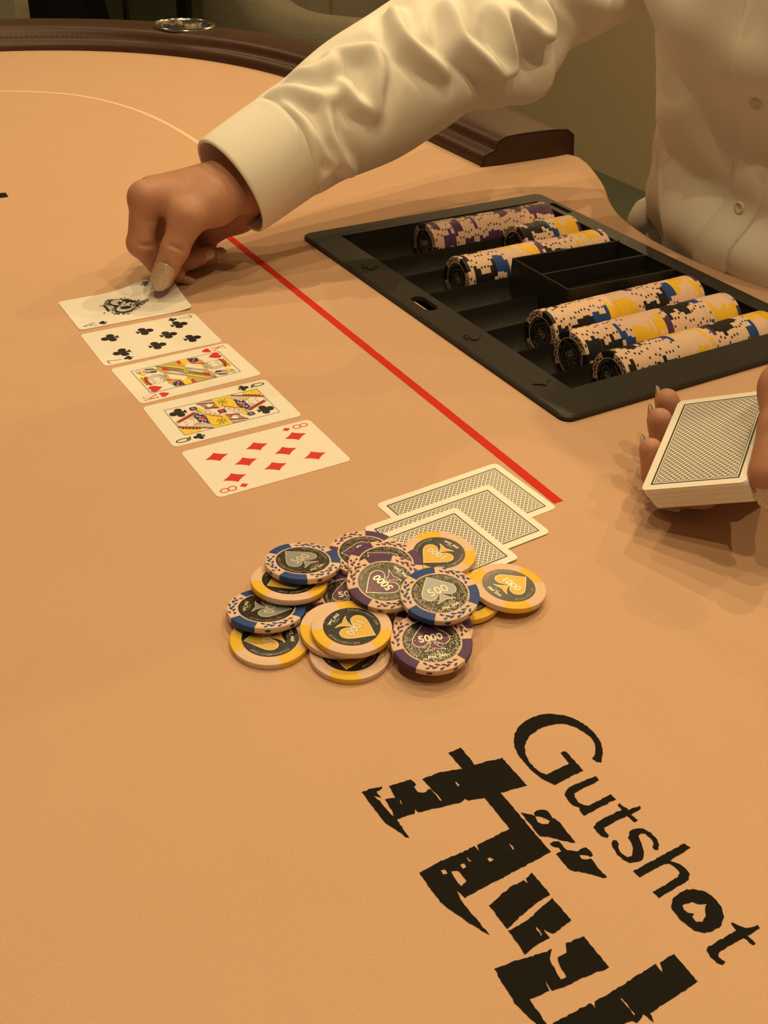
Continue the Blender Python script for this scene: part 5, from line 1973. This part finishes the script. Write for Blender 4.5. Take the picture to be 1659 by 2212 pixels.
def torso_pt(z, phi, off=0.0):
    zs = [t[0] for t in TOR]
    x = np.interp(z, zs, np.arange(len(zs))) / (len(zs) - 1)
    q = catmull([t[1:] for t in TOR], float(x))
    cu, cv, au, av = map(float, q)
    yaw = math.radians(8) * min(1, max(0, (z + .02) / .1))
    c, s = math.cos(phi), math.sin(phi)
    e = 2.3
    k = (abs(c) ** e + abs(s) ** e) ** (-1 / e)
    # folds
    w = 0.0
    for amp, z0, zw, p0, pw, tilt in FOLDS:
        dp = (phi - p0 + math.pi) % (2 * math.pi) - math.pi
        w += amp * math.exp(-((z - z0 - tilt * dp) / zw) ** 2 - (dp / pw) ** 2)
    w += .0016 * math.sin(9 * phi + 30 * z) * math.sin(41 * z + 2 * phi) + .0012 * math.sin(17 * phi - 23 * z)
    r = k
    a, b_ = (au + w + off) * k * c, (av + w + off) * k * s
    return W(cu + a * math.cos(yaw) + b_ * math.sin(yaw), cv - a * math.sin(yaw) + b_ * math.cos(yaw), z)


# amplitude, height, height spread, angle round the trunk, angle spread, slope
FOLDS = [(.010, .018, .022, math.pi, 1.3, 0), (-.007, .062, .018, 3.5, .8, .03), (.006, .105, .022, 3.9, .6, -.10), (-.006, .140, .022, 3.6, .8, .06), (.007, .18, .025, 3.3, 1.0, .05),
         (.020, -.004, .018, 4.30, .14, 0), (.010, .03, .04, 4.15, .12, .1), (.006, .07, .03, 2.7, .5, -.1), (-.005, .11, .02, 2.6, .6, .08)]
rows = []
for i in range(111):
    z = -.14 + .512 * i / 110
    rows.append([torso_pt(z, 2 * math.pi * j / 200) for j in range(200)])
V, F = rings(rows)
o = on_person(mesh_obj('shirt_front', V, F, M['shirt'], smooth=True), shirt)
o['label'] = 'shirt front in shade, pressed against the table edge'
# button band
PB0, PB1, PBW = 3.37, 3.05, .118     # angle of the band at the hem and at the chest, half width in rad


def band_phi(z):
    f = (z + .10) / .40
    return PB0 + (PB1 - PB0) * f


rows = []
for i in range(61):
    z = -.10 + .44 * i / 60
    pc = band_phi(z)
    row = []
    for j, (q, off) in enumerate(((-1.0, -.001), (-1.0, .0022), (-.95, .0034), (-.86, .0022), (-.4, .0026), (0, .0028), (.4, .0026), (.86, .0022), (.95, .0034), (1.0, .0022), (1.0, -.001))):
        row.append(torso_pt(z, pc + q * PBW, off))
    rows.append(row)
V, F = rings(rows, closed=False)
o = on_person(mesh_obj('placket', V, F, M['shirt'], smooth=True), shirt)
smooth_by_angle(o, 70)
for z in (-.04, .055, .148, .235, .31):
    c = torso_pt(z, band_phi(z), .0032)
    dzv = (torso_pt(z + .004, band_phi(z), .0032) - torso_pt(z - .004, band_phi(z), .0032)).normalized()
    dp = (torso_pt(z, band_phi(z) + .02, .0026) - torso_pt(z, band_phi(z) - .02, .0026)).normalized()
    n = dp.cross(dzv).normalized()
    if n.dot(W(-1, 0) - W(0, 0)) < 0:
        n = -n
    q = dp.cross(n)
    prof = [(.0, .0006), (.0022, .0005), (.0030, .0008), (.0042, .0017), (.0050, .0014), (.0054, .0004), (.0050, -.0006)]
    rows = [[c + (dp * math.cos(a) + q * math.sin(a)) * r + n * h_ for a in [2 * math.pi * j / 20 for j in range(20)]] for r, h_ in prof]
    V, F = rings(rows)
    o = on_person(mesh_obj('button', V, F, M['button'], smooth=True), shirt)
# shirt tail bunched behind the hip, catching the light from the room
tl = [(wl((.772, -.766, -.012)), wl((.782, -.771, -.006)), .0115, .0120), (wl((.792, -.771, -.01)), wl((.812, -.762, .055)), .0130, .0030), (wl((.79, -.76, -.05)), wl((.80, -.765, .0)), .02, .016)]
P_ = np.array([p for l in tl for p in l[:2]])
V, F = surface_nets(lambda P: group(P, tl, .006), P_.min(0) - .03, P_.max(0) + .03, .003)
on_person(mesh_obj('shirt_tail', V.tolist(), F.tolist(), M['shirt'], smooth=True), shirt)
# collar
rows = []
for r_, z in ((.056, .355), (.054, .385), (.060, .392), (.078, .372), (.086, .352)):
    rows.append([W(.831 + r_ * 1.05 * math.cos(a), -.612 + r_ * 1.12 * math.sin(a), z - (.02 * max(0, -math.cos(a)) if r_ > .06 else 0)) for a in [2 * math.pi * j / 48 for j in range(48)]])
V, F = rings(rows)
on_person(mesh_obj('collar', V, F, M['shirt'], smooth=True), shirt)

# hair, eyes
def hair_field(P):
    q = P - HC - np.array([UD[0] * .016, UD[1] * .016, .014])
    a, b_, c = q @ UD, q @ VD, q[..., 2]
    D = (np.sqrt((a / .104) ** 2 + (b_ / .089) ** 2 + (c / .118) ** 2) - 1) * .09
    D = smin(D, sd_caps(P, wl((.905, -.61, .53)), wl((.915, -.61, .50)), .040, .034), .02)
    face = sd_caps(P, wl((.70, -.61, .56)), wl((.70, -.61, .42)), .070, .085)
    jaw = sd_caps(P, wl((.79, -.61, .43)), wl((.79, -.61, .40)), .085, .085)
    D = np.maximum(D, -face)
    return np.maximum(D, -jaw)


V, F = surface_nets(hair_field, HC - .19, HC + .19, .006)
o = on_person(mesh_obj('hair', V.tolist(), F.tolist(), M['hair'], smooth=True))
o['label'] = 'dark hair tied at the back'
for s in (-1, 1):
    c = Vector(wl((.7250, -.61 + s * .032, .550)))
    rows = []
    for i in range(9):
        th_ = math.pi * (i + .02) / 8.04
        rows.append([c + (W(-math.cos(th_), math.sin(th_) * math.cos(a), math.sin(th_) * math.sin(a)) - W(0, 0, 0)) * .0108 for a in [2 * math.pi * j / 14 for j in range(14)]])
    V, F = rings(rows, cap0=True, cap1=True)
    on_person(mesh_obj('eye', V, F, mats=[M['card'], M['hair']], midx=[1 if i < 14 else 0 for i in range(len(F) - 2)] + [1, 0], smooth=True))

# trousers and shoes, under the table
legs = [((.88, -.60, -.22), (.90, -.52, -.22), .135, .11), ((.90, -.68, -.22), (.90, -.52, -.22), .115, .115)]
for s in (-1, 1):
    hip, knee, ank = (.90, -.60 + s * .09, -.225), (.50, -.60 + s * .13, -.235), (.56, -.60 + s * .14, -.66)
    legs += [(hip, knee, .085, .058), (knee, ank, .058, .040)]
legs = [(wl(a), wl(b_), r1, r2) for a, b_, r1, r2 in legs]
P_ = np.array([p for l in legs for p in l[:2]])
V, F = surface_nets(lambda P: group(P, legs, .03), P_.min(0) - .15, P_.max(0) + .15, .011)
on_person(mesh_obj('trousers', V.tolist(), F.tolist(), M['trouser'], smooth=True))
for s in (-1, 1):
    sc_ = [((.58, -.60 + s * .14, -TZ + .042), (.44, -.60 + s * .15, -TZ + .030), .042, .029), ((.58, -.60 + s * .14, -TZ + .042), (.57, -.60 + s * .14, -.64), .042, .040)]
    sc_ = [(wl(a), wl(b_), r1, r2) for a, b_, r1, r2 in sc_]
    P_ = np.array([p for l in sc_ for p in l[:2]])
    V, F = surface_nets(lambda P: np.maximum(group(P, sc_, .02), .002 - P[..., 2]), P_.min(0) - .06, P_.max(0) + .06, .008)
    on_person(mesh_obj('shoe', V.tolist(), F.tolist(), M['black_metal'], smooth=True))

# stool under the dealer
st = thing('dealer_stool', 'black stool the dealer sits on behind the table', 'stool', Matrix.Translation(W(.91, -.60, -TZ)))
STI = Matrix.Translation(W(.91, -.60, -TZ)).inverted()
for nm, pr, mt in (('seat', [(.05, -.42), (.19, -.42), (.205, -.40), (.20, -.375), (.10, -.366)], 'black_cloth'), ('column', [(.03, -TZ + .05), (.03, -.421)], 'black_metal'), ('base', [(.24, -TZ), (.24, -TZ + .015), (.04, -TZ + .05)], 'black_metal')):
    rows = [[W(.91 + r * math.cos(a), -.60 + r * math.sin(a), z) for a in [2 * math.pi * j / 40 for j in range(40)]] for r, z in pr]
    V, F = rings(rows, cap0=True, cap1=True)
    o = mesh_obj(nm, V, F, M[mt], smooth=False)
    smooth_by_angle(o, 40)
    o.parent = st
    o.matrix_parent_inverse = STI


# chairs beyond the rail ------------------------------------------
def tub_chair(label, u, v, face, w=.60, back=.40, arm=.10, fabric='fabric', group='upholstered chairs round the far rail'):
    """wrap-round upholstered chair; z measured from the felt; face = heading it looks towards (deg in table frame)"""
    t = thing('tub_chair', label, 'chair', Matrix.Translation(W(u, v, -TZ)), group)
    I = Matrix.Translation(W(u, v, -TZ)).inverted()
    fr = math.radians(face)
    R = w / 2

    def pt(a, r, z):   # a: angle from the back, r radius
        ang = fr + math.pi + a
        return W(u + r * math.cos(ang), v + r * math.sin(ang), z)

    def adopt(o):
        o.parent = t
        o.matrix_parent_inverse = I
        return o
    # shell
    rows = []
    A = math.radians(118)
    for i in range(49):
        a = -A + 2 * A * i / 48
        k = abs(a) / A
        top = back + (arm - back) * (1 / (1 + math.exp(-(k - .52) * 14)))
        bot = -.42
        th_ = .085
        sec = [(R, bot), (R + .015, bot + .15), (R + .02, top - .05), (R + .005, top - .012), (R - .025, top), (R - .06, top - .008), (R - th_, top - .05), (R - th_ - .005, -.25), (R - th_, bot)]
        rows.append([pt(a, r, z) for r, z in sec])
    V, F = rings(rows, cap0=True, cap1=True)
    o = adopt(mesh_obj('back_shell', V, F, M[fabric]))
    smooth_by_angle(o, 55)
    # vertical seams
    for a in (-1.2, -.6, 0, .6, 1.2):
        k = abs(a) / A
        top = back + (arm - back) * (1 / (1 + math.exp(-(k - .52) * 14)))
        V, F = tube([pt(a, R - .088 if z > -9 else R, z) for z in np.linspace(-.2, top - .055, 10)], .0035, 6)
        adopt(mesh_obj('seam', V, F, M[fabric], smooth=True))
    rows = []
    for r, z in ((.02, -.22), (R - .12, -.215), (R - .088, -.235), (R - .085, -.30), (R - .10, -.33)):
        rows.append([pt(2 * math.pi * j / 40, r, z) for j in range(40)])
    V, F = rings(rows, cap0=True, cap1=True)
    adopt(mesh_obj('seat_cushion', V, F, M[fabric], smooth=True))
    for a in (45, 135, 225, 315):
        c = math.radians(a)
        V, F = tube([pt(c, R - .09, -.42), pt(c, R - .03, -TZ)], .014, 10)
        adopt(mesh_obj('leg', V, F, M['black_metal'], smooth=True))
    return t


def swivel_chair(label, u, v, face, col_r=.021, grp='swivel chairs far behind the rail'):
    t = thing('swivel_chair', label, 'chair', Matrix.Translation(W(u, v, -TZ)), grp)
    I = Matrix.Translation(W(u, v, -TZ)).inverted()

    def lath(name, prof, mat, n=32):
        rows = [[W(u + r * math.cos(2 * math.pi * j / n), v + r * math.sin(2 * math.pi * j / n), z) for j in range(n)] for r, z in prof]
        V, F = rings(rows, cap0=True, cap1=True)
        o = mesh_obj(name, V, F, M[mat])
        smooth_by_angle(o, 40)
        o.parent = t
        o.matrix_parent_inverse = I
        return o
    lath('base', [(.24, -TZ), (.24, -TZ + .012), (.05, -TZ + .04)], 'black_metal')
    lath('column', [(col_r, -TZ + .04), (col_r, -.27)], 'black_metal')
    lath('collar', [(col_r * 1.02, -.52), (col_r * 1.32, -.515), (col_r * 1.32, -.315), (col_r * 1.02, -.31)], 'black_metal')
    lath('seat', [(.10, -.272), (.22, -.265), (.24, -.235), (.23, -.20), (.12, -.19)], 'fabric')
    rows = []
    fr = math.radians(face)
    for i in range(17):
        a = fr + math.pi + math.radians(-75 + 150 * i / 16)
        rows.append([W(u + r * math.cos(a), v + r * math.sin(a), z) for r, z in ((.22, -.22), (.25, -.22), (.27, .10), (.25, .16), (.225, .15), (.22, .05))])
    V, F = rings(rows, cap0=True, cap1=True)
    o = mesh_obj('backrest', V, F, M['fabric'])
    smooth_by_angle(o, 50)
    o.parent = t
    o.matrix_parent_inverse = I


tub_chair('large grey tub chair beyond the rail, right of the cup holder', 1.153, -1.932, 62, .62, .30, .005)
tub_chair('pale grey tub chair at the far left end of the rail', .335, -2.626, 100, .62, .25, .20, 'light_fabric')
swivel_chair('swivel chair whose dark column rises behind the cup holder', 1.497, -3.784, 80)
swivel_chair('swivel chair with thin column beside the black bag', 1.72, -5.05, 95, .013)
# black bag standing on the floor
bu, bv = 1.32, -4.62
bag = thing('black_bag', 'soft black bag standing on the floor beyond the rail', 'bag', Matrix.Translation(W(bu, bv, -TZ)))
I = Matrix.Translation(W(bu, bv, -TZ)).inverted()
rows = []
dx, dy = W(.845, .534) - W(0, 0), W(.534, -.845) - W(0, 0)
for z, wx, wy in ((-TZ, .235, .13), (-TZ + .03, .255, .15), (-.62, .22, .14), (-.50, .175, .12), (-.42, .155, .09), (-.36, .15, .06), (-.34, .14, .03)):
    row = []
    for j in range(40):
        a = 2 * math.pi * j / 40
        c, s_ = math.cos(a), math.sin(a)
        k = (abs(c) ** 3 + abs(s_) ** 3) ** (-1 / 3)
        w_ = 1 + .03 * math.sin(5 * a + z * 20)
        row.append(W(bu, bv, z) + dx * (wx * k * c * w_) + dy * (wy * k * s_ * w_))
    rows.append(row)
V, F = rings(rows, cap0=True, cap1=True)
o = mesh_obj('bag_body', V, F, M['black_cloth'], smooth=True)
smooth_by_angle(o, 60)
o.parent = bag
o.matrix_parent_inverse = I
V, F = tube([W(bu, bv, -.36) + dx * (.10 * math.cos(a)) + Vector((0, 0, .12 * math.sin(a))) for a in np.linspace(0, math.pi, 17)], .012, 8)
o = mesh_obj('handle', V, F, M['black_cloth'], smooth=True)
o.parent = bag
o.matrix_parent_inverse = I
